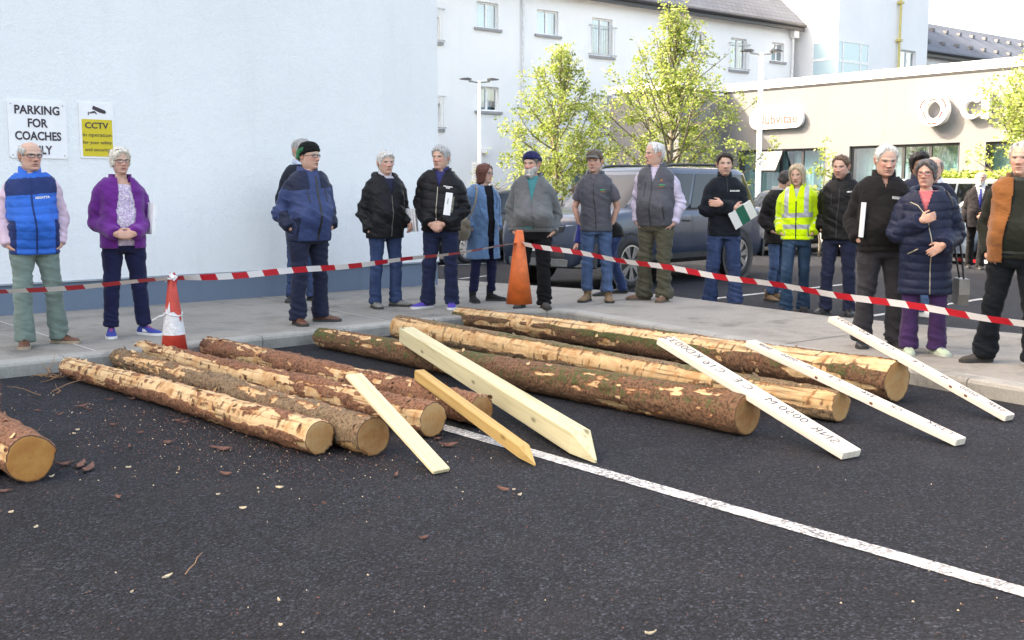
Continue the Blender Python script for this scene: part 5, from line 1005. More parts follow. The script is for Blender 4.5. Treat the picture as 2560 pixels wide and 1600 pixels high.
    def hxf(P):
        P = np.asarray(P, float).reshape(-1, 3); w = sstep(-.235, -.125, P[:, 2])[:, None]; r = ((P - PV) @ Rh.T + PV); r = P * (1 - w) + r * w; r = np.where(P[:, 2:3] > -.13, r, r); return r * hs * np.array([1, 1, 1]) + HCEN + np.array([0, -.004, (1 - hs) * .116])
    HP = np.stack([x, y, zz], -1).reshape(-1, 3); hcol = head_colors(x, y, zz, a, hc); hq = quads(nr, nc)
    ev, ef = [], []                                        # ears
    for s in (-1, 1):
        em = MB(); rings = []
        for q, sc in ((0, .55), (.35, .95), (.75, 1.0), (1.0, .86)): rings.append([(s * (.070 + .018 * q + .004 * math.sin(t)), .012 + (.017 * math.cos(t) + .012 * q) * sc + .004, .0 + .031 * math.sin(t) * sc * (1.05 if math.sin(t) > 0 else .9)) for t in [6.2832 * i / 14 for i in range(14)]])
        rings.append([(s * .080, .020 + .008 * math.cos(t), .003 + .016 * math.sin(t)) for t in [6.2832 * i / 14 for i in range(14)]]); em.loft(rings); n0 = len(ev); ev += em.v; ef += [tuple(i + n0 for i in f) for f in em.f]
    nb = len(bv); nh = len(HP); V = np.vstack([tr(bv), tr(hxf(HP)), tr(hxf(ev))]); Cc = np.vstack([np.ones((nb, 3)) * np.array(hc['skin']) * np.array([.98, .88, .86]) * (1 + .09 * fbm(bv, 30, 2)[:, None]), hcol, np.ones((len(ev), 3)) * np.array(hc['skin']) * np.array([1, .78, .75])])
    Fs = [tuple(f) for f in bf] + [tuple(f + nb) for f in hq] + [tuple(i + nb + nh for i in f) for f in ef]; mesh_obj("body", W(V), Fs, M_SKIN, T, True, col=Cc)
    # ---- hair, beard, hats, glasses: shells that follow the head
    def shell(nm, mat, mask, thick, sharp=.012, nz=.35, nsc=(45, 45, 16), deep=.007, xyz=None):
        xx, yy, z2 = xyz if xyz else (x, y, zz); P = np.stack([xx, yy, z2], -1); ctr = np.array([0, .01, 0.0]); dirn = P - ctr; dirn[..., 2] *= np.where(P[..., 2] > 0, .9, .25); dirn /= np.linalg.norm(dirn, axis=-1, keepdims=True) + 1e-9
        m = sstep(-sharp, sharp, mask); n = fbm(P.reshape(-1, 3) * np.array(nsc), 1, 3, seed * 1.7).reshape(nr, nc); o = m * thick * (1 + nz * n) - deep * (1 - m) + m * .0035 * fbm(P.reshape(-1, 3), 130, 2, 5).reshape(nr, nc) * (nz > 0)
        Pn = P + dirn * o[..., None]; keep = (m.ravel() > .002); fq = hq[np.any(keep[hq], axis=1)]; PF = Pn.reshape(-1, 3)
        if nm in ('hair', 'beard') and len(fq):             # loose tapering locks that break the smooth outline
            rs = np.random.RandomState(seed); cand = np.nonzero(m.ravel() > .35)[0]; pk = rs.choice(cand, min(len(cand), 420)); p = PF[pk]; nrm = dirn.reshape(-1, 3)[pk]; dn_ = np.array([0, .35, -.55]) if nm == 'hair' else np.array([0, -.2, -1.0]); tg = dn_ + rs.normal(0, .45, (len(pk), 3)) + nrm * .45; tg /= np.linalg.norm(tg, axis=1)[:, None]; sd_ = np.cross(tg, nrm); sd_ /= np.linalg.norm(sd_, axis=1)[:, None] + 1e-9; ln = rs.uniform(.012, .032, (len(pk), 1)) * (1.0 if thick is not None and np.mean(thick) > .010 else .6); wd_ = rs.uniform(.002, .0045, (len(pk), 1)); q0 = p - nrm * .004; n0 = len(PF)
            PF = np.vstack([PF, q0 - sd_ * wd_, q0 + sd_ * wd_, q0 + tg * ln + sd_ * wd_ * .25, q0 + tg * ln - sd_ * wd_ * .25]); k_ = len(pk); ii = np.arange(k_); fq = np.vstack([fq, np.stack([n0 + ii, n0 + k_ + ii, n0 + 2 * k_ + ii, n0 + 3 * k_ + ii], -1)])
        return mesh_obj(nm, W(tr(hxf(PF))), fq, mat, T, True) if len(fq) else None
    st = hc.get('hair', 'short'); hm = hair_mat('hair_%.3f_%.3f_%.3f' % tuple(hc['hairc']), hc['hairc']); aa = np.abs(a)
    line = lambda pts: np.interp(aa, [p[0] for p in pts], [p[1] for p in pts])
    HL = {'short': [(0, .088), (.5, .084), (.85, .056), (1.15, .018), (1.32, -.012), (1.55, .035), (1.85, -.01), (2.2, -.05), (3.14, -.075)], 'receding': [(0, .094), (.45, .104), (.8, .080), (1.1, .035), (1.3, -.005), (1.55, .035), (1.85, -.01), (2.2, -.05), (3.14, -.075)], 'full': [(0, .080), (.5, .072), (.85, .050), (1.15, .005), (1.34, -.03), (1.5, .01), (1.85, -.03), (2.2, -.065), (3.14, -.09)]}
    th0 = hc.get('thick', .014)
    if st in HL:
        m = zz - line(HL[st]) - .010 * np.sin(a * 1.0 + seed) * (aa < 1) + .008 * fbm(HP, 55, 2, seed).reshape(nr, nc); shell("hair", hm, m, th0 * (.55 + .6 * sstep(.0, .07, zz)) * (1 + .25 * sstep(.5, 1.2, np.cos(a) * .8 + .4)))
    elif st == 'bald': m = np.minimum(zz - line(HL['receding']), .072 + .022 * np.cos(a + 3.14) - zz); shell("hair", hm, m, .012)
    elif st in ('bob', 'long', 'crop'):
        zb_ = {'bob': -.115, 'long': -.30, 'crop': -.05}[st]; hl = np.interp(aa, [0, .35, .7, 1.0, 1.2, 1.5, 3.14], [.086, .070, .044, .0 if st != 'crop' else .02, zb_ * .6, zb_, zb_ - (.0 if st == 'crop' else .01)]); full = sstep(.9, 1.5, aa); low = sstep(.03, -.06, zz)
        if st == 'crop': shell("hair", hm, zz - hl, .024 * (.6 + .5 * sstep(0, .08, zz)), nz=.5, nsc=(38, 38, 30))
        else:
            x2 = np.where(zz < .0, np.sign(np.sin(a)) * np.maximum(np.abs(x), .074 * np.abs(np.sin(a)) ** .8), x); y2 = np.where((zz < .0) & (np.cos(a) < 0), np.maximum(y, .092 * np.abs(np.cos(a)) ** .8), y); z2 = np.where(zz < -.10, -.10 + (zz + .10) * (1.0 if st == 'bob' else 1.75), zz); shell("hair", hm, z2 - hl, .020 * (1 - .25 * low), nz=.45, nsc=(60, 60, 7), xyz=(x2, y2, z2))
    elif st == 'none': pass
    if hc.get('beard'):
        m = np.minimum(np.minimum(-.046 + .022 * sstep(.3, 1.0, aa) - zz, 1.42 - aa), zz + .142 - .03 * aa); lipm = (hc['beard'] < .02) & (np.abs(x) < .019) & (np.abs(zz + .067) < .0075); m = np.where(lipm, -.02, m * 1.6); t_ = hc['beard'] * (.35 + .9 * sstep(-.05, -.115, zz)) * (.30 + .70 * sstep(1.25, .2, aa)); shell("beard", hair_mat('hair_%.3f_%.3f_%.3f' % tuple(hc.get('beardc', hc['hairc'])), hc.get('beardc', hc['hairc'])), m, t_, .008, .5, (40, 40, 30))
    if hc.get('hat'):
        kind, hmn, hcol_ = hc['hat']; fm = cloth(hmn, hcol_, 'knit')
        if kind == 'beanie':
            edge = np.interp(aa, [0, 1.3, 2.0, 3.14], hc.get('hatline', [.045, .030, .0, -.035])); hh = shell("beanie", fm, zz - edge, .017 + .012 * sstep(.06, .11, zz), .004, .04); 
            if hc.get('cuff'): shell("beanie_cuff", fm, np.minimum(zz - edge + .002, edge + .040 - zz), .026, .006, .04)
            if hc.get('motif'): shell("hat_motif", cloth("green_motif", (.02, .16, .07)), np.minimum(np.minimum(zz - edge - .004, .075 - zz), .40 - np.abs(a - hc['motif'])) + .045 * fbm(HP, 36, 3).reshape(nr, nc) - .008, .0305, .004, .0)
        if kind == 'cap':
            edge = np.interp(aa, [0, 1.3, 2.0, 3.14], [.060, .052, .040, .030]); shell("cap", fm, zz - edge, .014 + .010 * sstep(.07, .11, zz), .004, .03)
            cm = MB(); rows = []
            for q in (0, .25, .5, .75, 1): rows.append([( .078 * math.sin(t) * (1 - .08 * q), -.060 - .050 * math.cos(t) * .7 - .062 * q * math.cos(t) ** .7, .064 - .020 * q - .020 * (abs(t) / 1.3) ** 2) for t in np.linspace(-1.3, 1.3, 15)])
            cm.loft([[*r, *[(p[0], p[1], p[2] + .005) for p in r[::-1]]] for r in rows]); mesh_obj("cap_peak", W(tr(hxf(cm.v))), cm.f, fm, T, True)
    if hc.get('glasses'):
        gm = MB(); lens = MB(); gc, rx, ry = hc['glasses']; fy = lambda X_: -.108 + 2.6 * abs(X_) ** 2 * 3
        for s in (-1, 1):
            loop = [(s * .034 + rx * spow(math.cos(t), .75), 0, .006 + ry * spow(math.sin(t), .75)) for t in [6.2832 * i / 20 for i in range(21)]]; gm.tube([(p[0], fy(p[0]), p[2]) for p in loop], .0024, 6); lens.add([(p[0], fy(p[0]) + .001, p[2]) for p in loop[:-1]], [tuple(range(20))]); gm.tube([(s * (.034 + rx), fy(.034 + rx), .012), (s * .080, -.05, .012), (s * .083, .01, .010), (s * .080, .025, -.004)], .0024, 5)
        gm.tube([(-.034 + rx, fy(.01), .010), (0, -.110, .012), (.034 - rx, fy(.01), .010)], .0022, 5); go = mesh_obj("glasses", W(tr(hxf(gm.v))), gm.f, plain("spectacle_frame_" + gc, {'dark': (.02, .02, .025), 'red': (.22, .04, .05), 'brown': (.08, .05, .04)}[gc], .35), T, True); mesh_obj("lens", W(tr(hxf(lens.v))), lens.f, M_LENS, go)
    if hc.get('shades'):
        gm = MB()
        for s in (-1, 1): gm.sphere((s * .034, -.055, .109), (.030, .022, .010), 8); gm.tube([(s * .062, -.05, .105), (s * .088, .01, .06), (s * .086, .05, .035)], .004, 5)
        gm.tube([(-.01, -.062, .115), (.01, -.062, .115)], .005, 5); mesh_obj("sunglasses", W(tr(hxf(gm.v))), gm.f, M_BLACK, T, True)
    # ---- trousers and shoes
    fl_, fr_ = (feet or ((.11 + .02 * (seed % 3), -.05 * (seed % 2), 8 + seed % 20), (-.11 - .01 * (seed % 4), -.04 * (seed % 3 == 0), -8 - (seed * 7) % 22))) ; FT_ = {1: fl_, -1: fr_}; lg = dict(legs); lw = lg.get('w', 1.0) * .90; mb = MB()
    mb.loft([ellipse(0, tor(q)[2] + .004, q, tor(q, .008)[0] * (.98 if q > .85 else .93), tor(q, .010)[1] * (1 if q > .85 else .9), 32) for q in (.80, .86, .92, .98, 1.04)])
    for s in (-1, 1):
        fx_, fy_, fa = FT_[s]; hip = Vector((s * .088 * wf, .012, .90)); ank = Vector((fx_, fy_ + .035, .085)); kn = hip.lerp(ank, .50) + Vector((s * .004, -.032 + lg.get('knee', {}).get(s, -.03 * ((seed + s) % 4 == 1)), .0)); hem = ank + Vector((0, -.006, lg.get('hem', -.030)))
        hr = lg.get('hemr', .070); mb.tube([hip + Vector((0, 0, .04)), hip.lerp(kn, .35), hip.lerp(kn, .7), kn, kn.lerp(ank, .35), kn.lerp(ank, .75), hem], [.098 * lw * (.5 + .5 * wf), .096 * lw * (.5 + .5 * wf), .083 * lw, .073 * lw, .074 * lw, (.065 * .4 + hr * .6) * lw, hr * lw], 18, sub=4)
    V, Fq, N = remesh(mb, .0115, 3); zq = V[:, 2]; fold = fbm(V * np.array([9, 9, 15]), 1, 3, seed); rid = 1 - 2 * np.abs(fbm(V * np.array([6, 6, 17]) + np.stack([V[:, 2] * 3, 0 * zq, V[:, 0] * 5], -1), 1, 2, seed + 9)); msk = .45 + .9 * G2(zq, .50, .09) + 1.3 * sstep(.34, .10, zq) + .8 * G2(zq, .80, .08)
    V = V + N * (.005 * fold + .0085 * rid * msk)[:, None] * lg.get('fold', 1.0); mesh_obj(lg.get('name', 'trousers'), W(tr(V)), Fq, lg['mat'], T, True)
    sh = dict(shoes)
    for s in (-1, 1):
        fx_, fy_, fa = FT_[s]; Rf = Matrix.Translation((fx_, fy_ + .035, 0)) @ Matrix.Rotation(math.radians(fa), 4, 'Z'); up_, so_ = MB(), MB(); rings = []; sr0, sr1 = [], []
        for yv, hw_, ht in ((.070, .020, .050), (.062, .031, .075), (.040, .037, .092), (.0, .038, .098), (-.04, .040, .092), (-.08, .044, .072), (-.12, .048, .060), (-.16, .047, .052), (-.19, .039, .045), (-.208, .024, .036), (-.214, .008, .028)):
            ht = ht * sh.get('h', 1.0) if yv > -.06 else ht
            rings.append([Rf @ Vector((hw_ * 1.02 * spow(math.cos(t), .8), yv, .020 + (ht - .020) * max(0, math.sin(t)) ** .75 if math.sin(t) >= 0 else .020)) for t in [math.pi * i / 12 for i in range(13)]])
            sr0.append((hw_ * 1.08 + .003, yv * 1.03))
        up_.loft(rings); ol = [(w_, y_) for w_, y_ in sr0] + [(-w_, y_) for w_, y_ in sr0[::-1]]; th_ = sh.get('sole', .026); so_.loft([[Rf @ Vector((a_, b_, q)) for a_, b_ in ol] for q in (.001, th_)])
        if sh.get('boot'): up_.tube([Rf @ Vector((0, .02, .05)), Rf @ Vector((0, .018, .10)), Rf @ Vector((0, .012, sh['boot']))], [.042, .046, .052], 14)
        so = mesh_obj(sh.get('name', 'shoe'), W([tuple(p) for p in up_.v]), up_.f, sh['mat'], T, True); mesh_obj("sole", W([tuple(p) for p in so_.v]), so_.f, sh.get('solem', M_SOLED), so)
        if sh.get('lace') is not None:
            lm = MB()
            for q in range(4): yv = -.045 - .022 * q; hz = (.092 - .0072 * q * 1.3) * 1.0; lm.tube([Rf @ Vector((-.022, yv, hz - .012)), Rf @ Vector((0, yv - .004, hz + .001)), Rf @ Vector((.022, yv, hz - .012))], .0035, 5)
            mesh_obj("lace", W([tuple(p) for p in lm.v]), lm.f, sh['lace'], so)
        if sh.get('flash'):
            lm = MB(); sg_ = 1 if s > 0 else -1
            for sd_ in (-1, 1): lm.add([Rf @ Vector((sd_ * .0455, -.02, .035)), Rf @ Vector((sd_ * .0475, -.09, .032)), Rf @ Vector((sd_ * .043, -.05, .060)), Rf @ Vector((sd_ * .041, -.02, .062))], [(0, 1, 2, 3)])
            mesh_obj("shoe_flash", W([tuple(p) for p in lm.v]), lm.f, sh['flash'], so)
    # ---- tops, inner layer first
    BV = {}
    for gi, t in enumerate(tops):
        ease = t.get('ease', .012 + .011 * gi) * .80; mb = MB(); hem = t.get('hem', .86); mb.loft(torso_rings(hem, t.get('neck', 1.50), ease, t.get('flare', 0.05), t.get('ex', 2.5)))
        sl = t.get('sleeve', 'long')
        if sl != 'none':
            for s in (-1, 1):
                S, E, Wr, D, N_, c_ = AR[s]; ea = ease * .55 + t.get('sl', 0) * .75; se = Wr - (Wr - E).normalized() * t.get('cuff', .0)
                if sl == 'long': pts = [S + Vector((-s * .02, 0, .0)), S.lerp(E, .25), S.lerp(E, .6), E + (E - (S + Wr) / 2).normalized() * .006, E.lerp(se, .4), E.lerp(se, .8), se]; rad = [.048, .059, .053, .048, .046, .039, .035]
                elif sl == 'short': pts = [S + Vector((-s * .02, 0, 0)), S.lerp(E, .25), S.lerp(E, .72)]; rad = [.048, .061, .060]
                else: pts = [S + Vector((-s * .02, 0, 0)), S.lerp(E, .3), E.lerp(Wr, .35)]; rad = [.066, .066, .058]
                mb.tube(pts, [r * (.75 + .25 * wf) + ea for r in rad], 16, sub=4, round_ends=(sl == 'cap'))
        if t.get('lapel_roll'): pass
        vx = t.get('voxel', .0105); V, Fq, N = remesh(mb, vx, t.get('smooth', 3)); X, Y, Z = V.T
        # distance to the arm line tells sleeves from the trunk
        sleeve = np.zeros(len(V), bool); tpar = np.zeros(len(V))
        for s in (-1, 1):
            S, E, Wr = [np.array(q) for q in AR[s][:3]]
            for A_, B_, o_ in ((S, E, 0), (E, Wr, 1)):
                tt_ = np.clip(((V - A_) @ (B_ - A_)) / ((B_ - A_) @ (B_ - A_)), 0, 1); d_ = np.linalg.norm(V - (A_ + tt_[:, None] * (B_ - A_)), axis=1); m_ = (d_ < .10) & (np.abs(X) > (.150 * wf + ease if o_ == 0 else -1)) if o_ == 0 else (d_ < .075); sleeve |= m_; tpar = np.where(m_, o_ + tt_, tpar)
        amp = t.get('fold', 1.0); f1 = fbm(V * np.array([8, 8, 11]), 1, 3, seed + gi * 5); wr_ = 1 - 2 * np.abs(fbm(V * np.array([4, 4, 11]) + np.stack([Z * 4, 0 * Z, X * 6], -1), 1, 2, seed + 3 + gi)); msk = .35 + .9 * sleeve * (.5 + G2(tpar, 1, .35)) + .8 * G2(Z, 1.08, .10) + .6 * G2(np.abs(X), .15, .05) * G2(Z, 1.30, .08)
        dsp = amp * (.006 * f1 + .008 * wr_ * msk)
        if t.get('quilt'):
            pitch, qa, z0q, z1q = t['quilt']; zz_ = np.where(sleeve, tpar * .29 + .9, Z + .012 * np.cos(X * 7)); q = np.abs(np.sin(np.pi * zz_ / pitch)) ** .45; on = (Z > z0q) & (Z < z1q); dsp = dsp + np.where(on, qa * (q - .75), 0)
        if t.get('hem_roll'): dsp = dsp - .010 * G2(Z, hem + .045, .012)
        if t.get('zipline'): dsp = dsp - .004 * G2(X, t['zipline'][0], .008) * (N[:, 1] < -.3)
        V = V + N * dsp[:, None]; mats = [t['mat']] + [m_ for m_, _ in t.get('zones', [])]; mi = np.zeros(len(Fq), int); C_ = V[Fq].mean(1) if isinstance(Fq, np.ndarray) else np.array([V[list(f)].mean(0) for f in Fq]); Nf = N[Fq].mean(1) if isinstance(Fq, np.ndarray) else None; slf = sleeve[Fq].any(1); tpf = tpar[Fq].mean(1)
        for q, (_, fn) in enumerate(t.get('zones', [])): mi[fn(C_[:, 0], C_[:, 1], C_[:, 2], slf, tpf)] = q + 1
        if t.get('open'):
            kill = t['open'](C_[:, 0], C_[:, 1], C_[:, 2]) & (C_[:, 1] < tor(1.2)[2] + .02) & ~slf; Fq = Fq[~kill]; mi = mi[~kill]
        bvh = BVHTree.FromPolygons([tuple(v) for v in V], [tuple(int(i) for i in f) for f in Fq]); BV[t['name']] = bvh
        go = mesh_obj(t['name'], W(tr(V)), Fq, mats, T, True, mi=list(mi))
        def front(xv, zv, off=.003, side=1):
            h = bvh.ray_cast(Vector((xv, -1.0 * side, zv)), Vector((0, side, 0)))
            return (h[0] + Vector((0, -off * side, 0)), h[1]) if h[0] else (Vector((xv, -.15 * side, zv)), Vector((0, -side, 0)))
        for nm, mat, pts, wd_ in t.get('strips', []):
            P_ = [];
            for (xa, za), (xb, zb2) in zip(pts, pts[1:]):
                n_ = max(2, int(math.hypot(xb - xa, zb2 - za) / .025))
                P_ += [(xa + (xb - xa) * i / n_, za + (zb2 - za) * i / n_) for i in range(n_)]
            P_.append(pts[-1]); ho = [front(*p)[0] for p in P_]; sm = MB(); rows = []
            for i, p in enumerate(ho):
                tg = (ho[min(i + 1, len(ho) - 1)] - ho[max(i - 1, 0)]).normalized(); sdv = tg.cross(Vector((0, 1, 0))).normalized() * wd_ / 2; rows.append([p - sdv, p - sdv * .6 + Vector((0, -.003, 0)), p + sdv * .6 + Vector((0, -.003, 0)), p + sdv])
            sm.loft(rows, caps=False, closed=False); mesh_obj(nm, W(tr(sm.v)), sm.f, mat, go)
        for txt, mat, xv, zv, size in t.get('logos', []):
            p, n_ = front(xv, zv, .004); n_ = (n_ + Vector((0, -.6, 0))).normalized(); rt = Vector((0, 0, 1)).cross(n_).normalized(); u_ = n_.cross(rt); lm = MB(); lm.text(txt, size, Matrix.Translation(p + n_ * .004) @ Matrix(((rt.x, u_.x, n_.x, 0), (rt.y, u_.y, n_.y, 0), (rt.z, u_.z, n_.z, 0), (0, 0, 0, 1))), .0012); mesh_obj("logo", W(tr(lm.v)), lm.f, mat, go)
        if t.get('collar'):
            cm_ = t['collar']; gap = cm_.get('gap', .0); n_ = 36; r0, r1 = cm_.get('r', (.088, .080)); z0c, z1c = [q + .014 for q in cm_.get('z', (1.455, 1.545))]; th_ = cm_.get('t', .010); rows = []; dr = cm_.get('drop', .035); spread = cm_.get('spread', 0)
            for i in range(n_ + 1):
                an = gap + (2 * math.pi - 2 * gap) * i / n_; ff_ = max(0, math.cos(an)); fr = ff_ ** 2; c_, s_ = math.sin(an), -math.cos(an); row = []
                for rr_, zc in ((r0, z0c - dr * fr), (r0 * .5 + r1 * .5 + .004, (z0c + z1c) / 2 - dr * fr), (r1 + spread * fr, z1c - dr * fr * 1.15), (r1 - th_ + spread * fr, z1c - dr * fr * 1.15 - .002), (r1 - th_, (z0c + z1c) / 2 - dr * fr), (r0 - th_ * 1.5, z0c - dr * fr)):
                    row.append((c_ * rr_ * 1.0, .022 + s_ * rr_ * .98, zc))
                rows.append(row)
            mc = MB(); mc.loft(rows, caps=gap > 0); mesh_obj("collar", W(tr(mc.v)), mc.f, cm_.get('mat', t['mat']), T, True)
        if t.get('hood'):
            mh = MB(); mh.tube([(-.115, -.055, 1.475), (-.125, .03, 1.50), (-.085, .105, 1.51), (0, .135, 1.50), (.085, .105, 1.51), (.125, .03, 1.50), (.115, -.055, 1.475)], [.020, .034, .042, .048, .042, .034, .020], 12, sub=4, round_ends=True); mesh_obj("hood", W(tr(mh.v)), mh.f, t['hood'], T, True)
        if t.get('lapels'):
            for s in (-1, 1):
                ml = MB(); A_ = [front(s * q[0], q[1], .006)[0] for q in t['lapels'][0]]; B_ = [front(s * q[0], q[1], .016)[0] for q in t['lapels'][1]]; ml.loft([[a_, b_, b_ + Vector((0, -.007, 0)), a_ + Vector((0, -.007, 0))] for a_, b_ in zip(A_, B_)]); mesh_obj("lapel", W(tr(ml.v)), ml.f, t['mat'], go)
    for nm, fnb, mat in (extras or []):
        me_ = MB(); fnb(me_, AR, tor); mesh_obj(nm, W(tr(me_.v)), me_.f, mat, T, True)
    return T, Q, AR, tr
def held(name, label, cat, rec, c, size, rot, mat, parts=(), group=None):
    """a thing somebody holds: own top-level object placed at a point given in the holder's frame"""
    T, Q, AR, tr = rec; P = tr([c])[0]; M = Q @ Matrix.Translation(Vector(P)) @ Matrix.Rotation(math.radians(rot[2]), 4, 'Z') @ Matrix.Rotation(math.radians(rot[1]), 4, 'Y') @ Matrix.Rotation(math.radians(rot[0]), 4, 'X'); loc = M.translation
    mb = MB(); n = 4
    for i in range(n): mb.box((0, size[1] * (i - (n - 1) / 2) / n, .001 * (i % 2)), (size[0] * (1 - .01 * i), size[1] / n * .7, size[2]))
    o = mesh_obj(name, np.array([tuple(M @ Vector(v)) for v in mb.v]), mb.f, mat, None, False, tuple(loc)); tag(o, label, cat, group)
    for nm, c2, s2, m2 in parts:
        mb = MB(); mb.box(c2, s2); q = mesh_obj(nm, np.array([tuple(M @ Vector(v)) for v in mb.v]), mb.f, m2, o)
    return o
# ------------------------------------------------------------------ the crowd
GREYH, WHITEH, BROWNH = (.34, .33, .32), (.56, .54, .51), (.075, .042, .022)
LEATHB = plain("brown_leather", (.12, .045, .025), .45, var=.25, bump=.002); LEATHD = plain("black_leather", (.018, .017, .018), .4, var=.2, bump=.002); SUEDE = plain("tan_suede", (.20, .125, .07), .9, var=.25, bump=.003); BOOTBR = plain("brown_nubuck", (.15, .08, .05), .85, var=.25, bump=.003); BLKSUEDE = plain("black_suede", (.012, .011, .012), .9); GREYSH = plain("grey_trainer_mesh", (.17, .165, .15), .8, var=.25); BLUESH = plain("blue_trainer_mesh", (.025, .045, .26), .7, var=.2); PURPSH = plain("purple_trainer_mesh", (.07, .04, .32), .7, var=.2); MINTSH = plain("pale_green_trainer", (.38, .46, .34), .7, var=.15); GREYBOOT = plain("dusty_black_boot", (.045, .04, .036), .9, var=.35, bump=.003)
LACEW = plain("pale_lace", (.5, .5, .48), .8); LACED = plain("dark_lace", (.03, .025, .02), .8); PAPER = plain("white_paper", (.78, .79, .80), .6, var=.03); GREENP = plain("green_print", (.01, .13, .09), .5); ZIPM = plain("zip_metal", (.42, .38, .30), .35, .8); ZIPD = plain("dark_zip", (.01, .01, .012), .5); WHITEP = plain("white_thread", (.7, .7, .7), .7); GRNT = plain("green_thread", (.03, .30, .14), .7); ORGT = plain("orange_thread", (.55, .17, .04), .7)
DENIM = cloth("mid_blue_denim", (.026, .045, .105), 'denim'); DENIMD = cloth("dark_blue_denim", (.014, .024, .060), 'denim'); DENIML = cloth("washed_blue_denim", (.050, .088, .170), 'denim'); NAVYT = cloth("navy_chinos", (.014, .018, .040)); NAVYS = cloth("navy_stretch_cotton", (.011, .013, .045)); CHAR = cloth("charcoal_wool", (.030, .029, .034)); BLKT = cloth("black_twill", (.010, .010, .012))
ZP = lambda x=0, z0=.84, z1=1.47, m=None, w_=.011: [("zip", m or ZIPD, [(x, z1), (x, (z0 + z1) / 2), (x, z0)], w_)]
trs = lambda m, **k: dict(mat=m, **k)
shoe = lambda m, **k: dict(mat=m, **k)
col = lambda **k: dict(k)

r1 = person("man in a bright blue padded gilet over a pink shirt, glasses and hands in pockets", 100, 862, 355, 32, hyaw=22, hpitch=2, build=(1.04, .045), arms=('tpocket', 'tpocket'),
    tops=[dict(name="shirt", mat=cloth("pale_pink_shirt", (.60, .46, .55), 'shirt'), hem=.9, sl=.016, fold=1.4, collar=col(gap=.32, r=(.074, .070), z=(1.475, 1.54))),
          dict(name="gilet", mat=cloth("bright_blue_nylon", (.012, .12, .50), 'nylon'), hem=.80, sleeve='none', ease=.034, quilt=(.072, .009, .84, 1.30), hem_roll=1, zones=[(cloth("navy_nylon", (.012, .030, .12), 'nylon'), lambda x, y, z, s, t: ((z > 1.315) & (z < 1.46)) | ((np.abs(x) > .155) & (z < 1.10)))], collar=col(gap=.30, r=(.094, .088), z=(1.45, 1.545), t=.014, drop=.04), strips=ZP(0, .81, 1.46, cloth("navy_nylon", (.012, .030, .12), 'nylon'), .014), logos=[("REGATTA", WHITEP, .085, 1.285, .026)])],
    legs=trs(cloth("sage_chinos", (.135, .185, .165)), w=1.08, hemr=.082, fold=1.5), shoes=shoe(LEATHB, solem=plain("pale_brown_sole", (.30, .24, .18), .7), lace=LACED), feet=((.165, .02, 42), (-.135, -.10, -8)),
    head=dict(hair='bald', hairc=(.50, .49, .47), glasses=('dark', .026, .014), flush=1.4, browa=.5, jaw=1.12))
r2 = person("woman in a purple fleece over a floral top, clasped hands and sunglasses on her head", 318, 840, 374, 24, hyaw=8, build=(1.05, .04), arms=('clasp', 'clasp'),
    tops=[dict(name="blouse", mat=cloth("purple_floral_print", (.5, .4, .5), 'floral'), hem=.87, sleeve='none', ease=.016, neck=1.44), dict(name="fleece", mat=cloth("purple_fleece", (.125, .018, .19), 'fleece'), hem=.845, ease=.028, sl=.014, flare=.12, fold=1.3, open=lambda x, y, z: np.abs(x - .012) < np.interp(z, [.8, .95, 1.2, 1.38, 1.5], [.075, .072, .088, .060, .055]), collar=col(gap=.62, r=(.100, .102), z=(1.45, 1.525), drop=.03, spread=.02))],
    legs=trs(NAVYS, w=1.05, hemr=.066, hem=.02), shoes=shoe(BLUESH, solem=M_SOLEW, lace=plain("pink_lace", (.5, .08, .2), .7), flash=M_SOLEW), feet=((.16, .02, 40), (-.14, -.02, -4)),
    head=dict(fem=True, hair='crop', hairc=(.62, .58, .50), glasses=('dark', .024, .017), shades=True, flush=1.2, size=.98))
held("folder", "white folder tucked under the arm of the woman in the purple fleece", "folder", r2, (.245, -.075, 1.13), (.03, .22, .30), (0, 6, 14), PAPER)
person("grey haired man in dark jacket and jeans mostly hidden behind the black beanie man", 757, 752, 350, 30, hyaw=10, arms=('pocket', 'pocket'), tops=[dict(name="shirt", mat=cloth("pale_blue_shirt", (.45, .52, .65)), hem=.9, sleeve='none', collar=col(gap=.3, z=(1.48, 1.545))), dict(name="jacket", mat=cloth("dark_navy_jacket", (.016, .019, .03)), hem=.84)], legs=trs(DENIM), shoes=shoe(LEATHD), head=dict(hair='short', hairc=GREYH))
NV = cloth("slate_navy_shell", (.032, .052, .135), 'nylon')
person("man in a black and green beanie and blue padded jacket, looking to the right", 772, 808, 360, 38, hyaw=24, build=(1.12, .05), arms=('pocket', 'pocket'),
    tops=[dict(name="jacket", mat=NV, hem=.82, ease=.034, sl=.018, fold=1.7, flare=.06, zones=[(cloth("dark_navy_panel", (.014, .020, .045), 'nylon'), lambda x, y, z, s, t: (z > 1.33) & (np.abs(x) > .06) & (t < .22) | ((s) & (t > 1.25)) | (~s & (np.abs(x) > .17) & (z < 1.05)))], collar=col(gap=.22, r=(.108, .100), z=(1.43, 1.535), t=.016, drop=.04), strips=ZP(.02, .84, 1.45, None, .022) + [("pocket_zip", ZIPD, [(-.09, 1.32), (-.075, 1.20)], .012), ("pocket_zip", ZIPD, [(.105, 1.32), (.115, 1.20)], .012)])],
    legs=trs(NAVYT, w=1.08, hemr=.082, fold=1.3), shoes=shoe(LEATHB, lace=LACED), feet=((.165, .04, 48), (-.14, -.07, -6)), head=dict(hair='none', hat=('beanie', 'black_knit', (.010, .011, .011)), motif=0, hatline=[.050, .036, -.01, -.05], flush=1.5, glasses=('dark', .024, .014)) | {'hat': ('beanie', 'black_knit', (.010, .011, .011)), 'motif': -2.0})
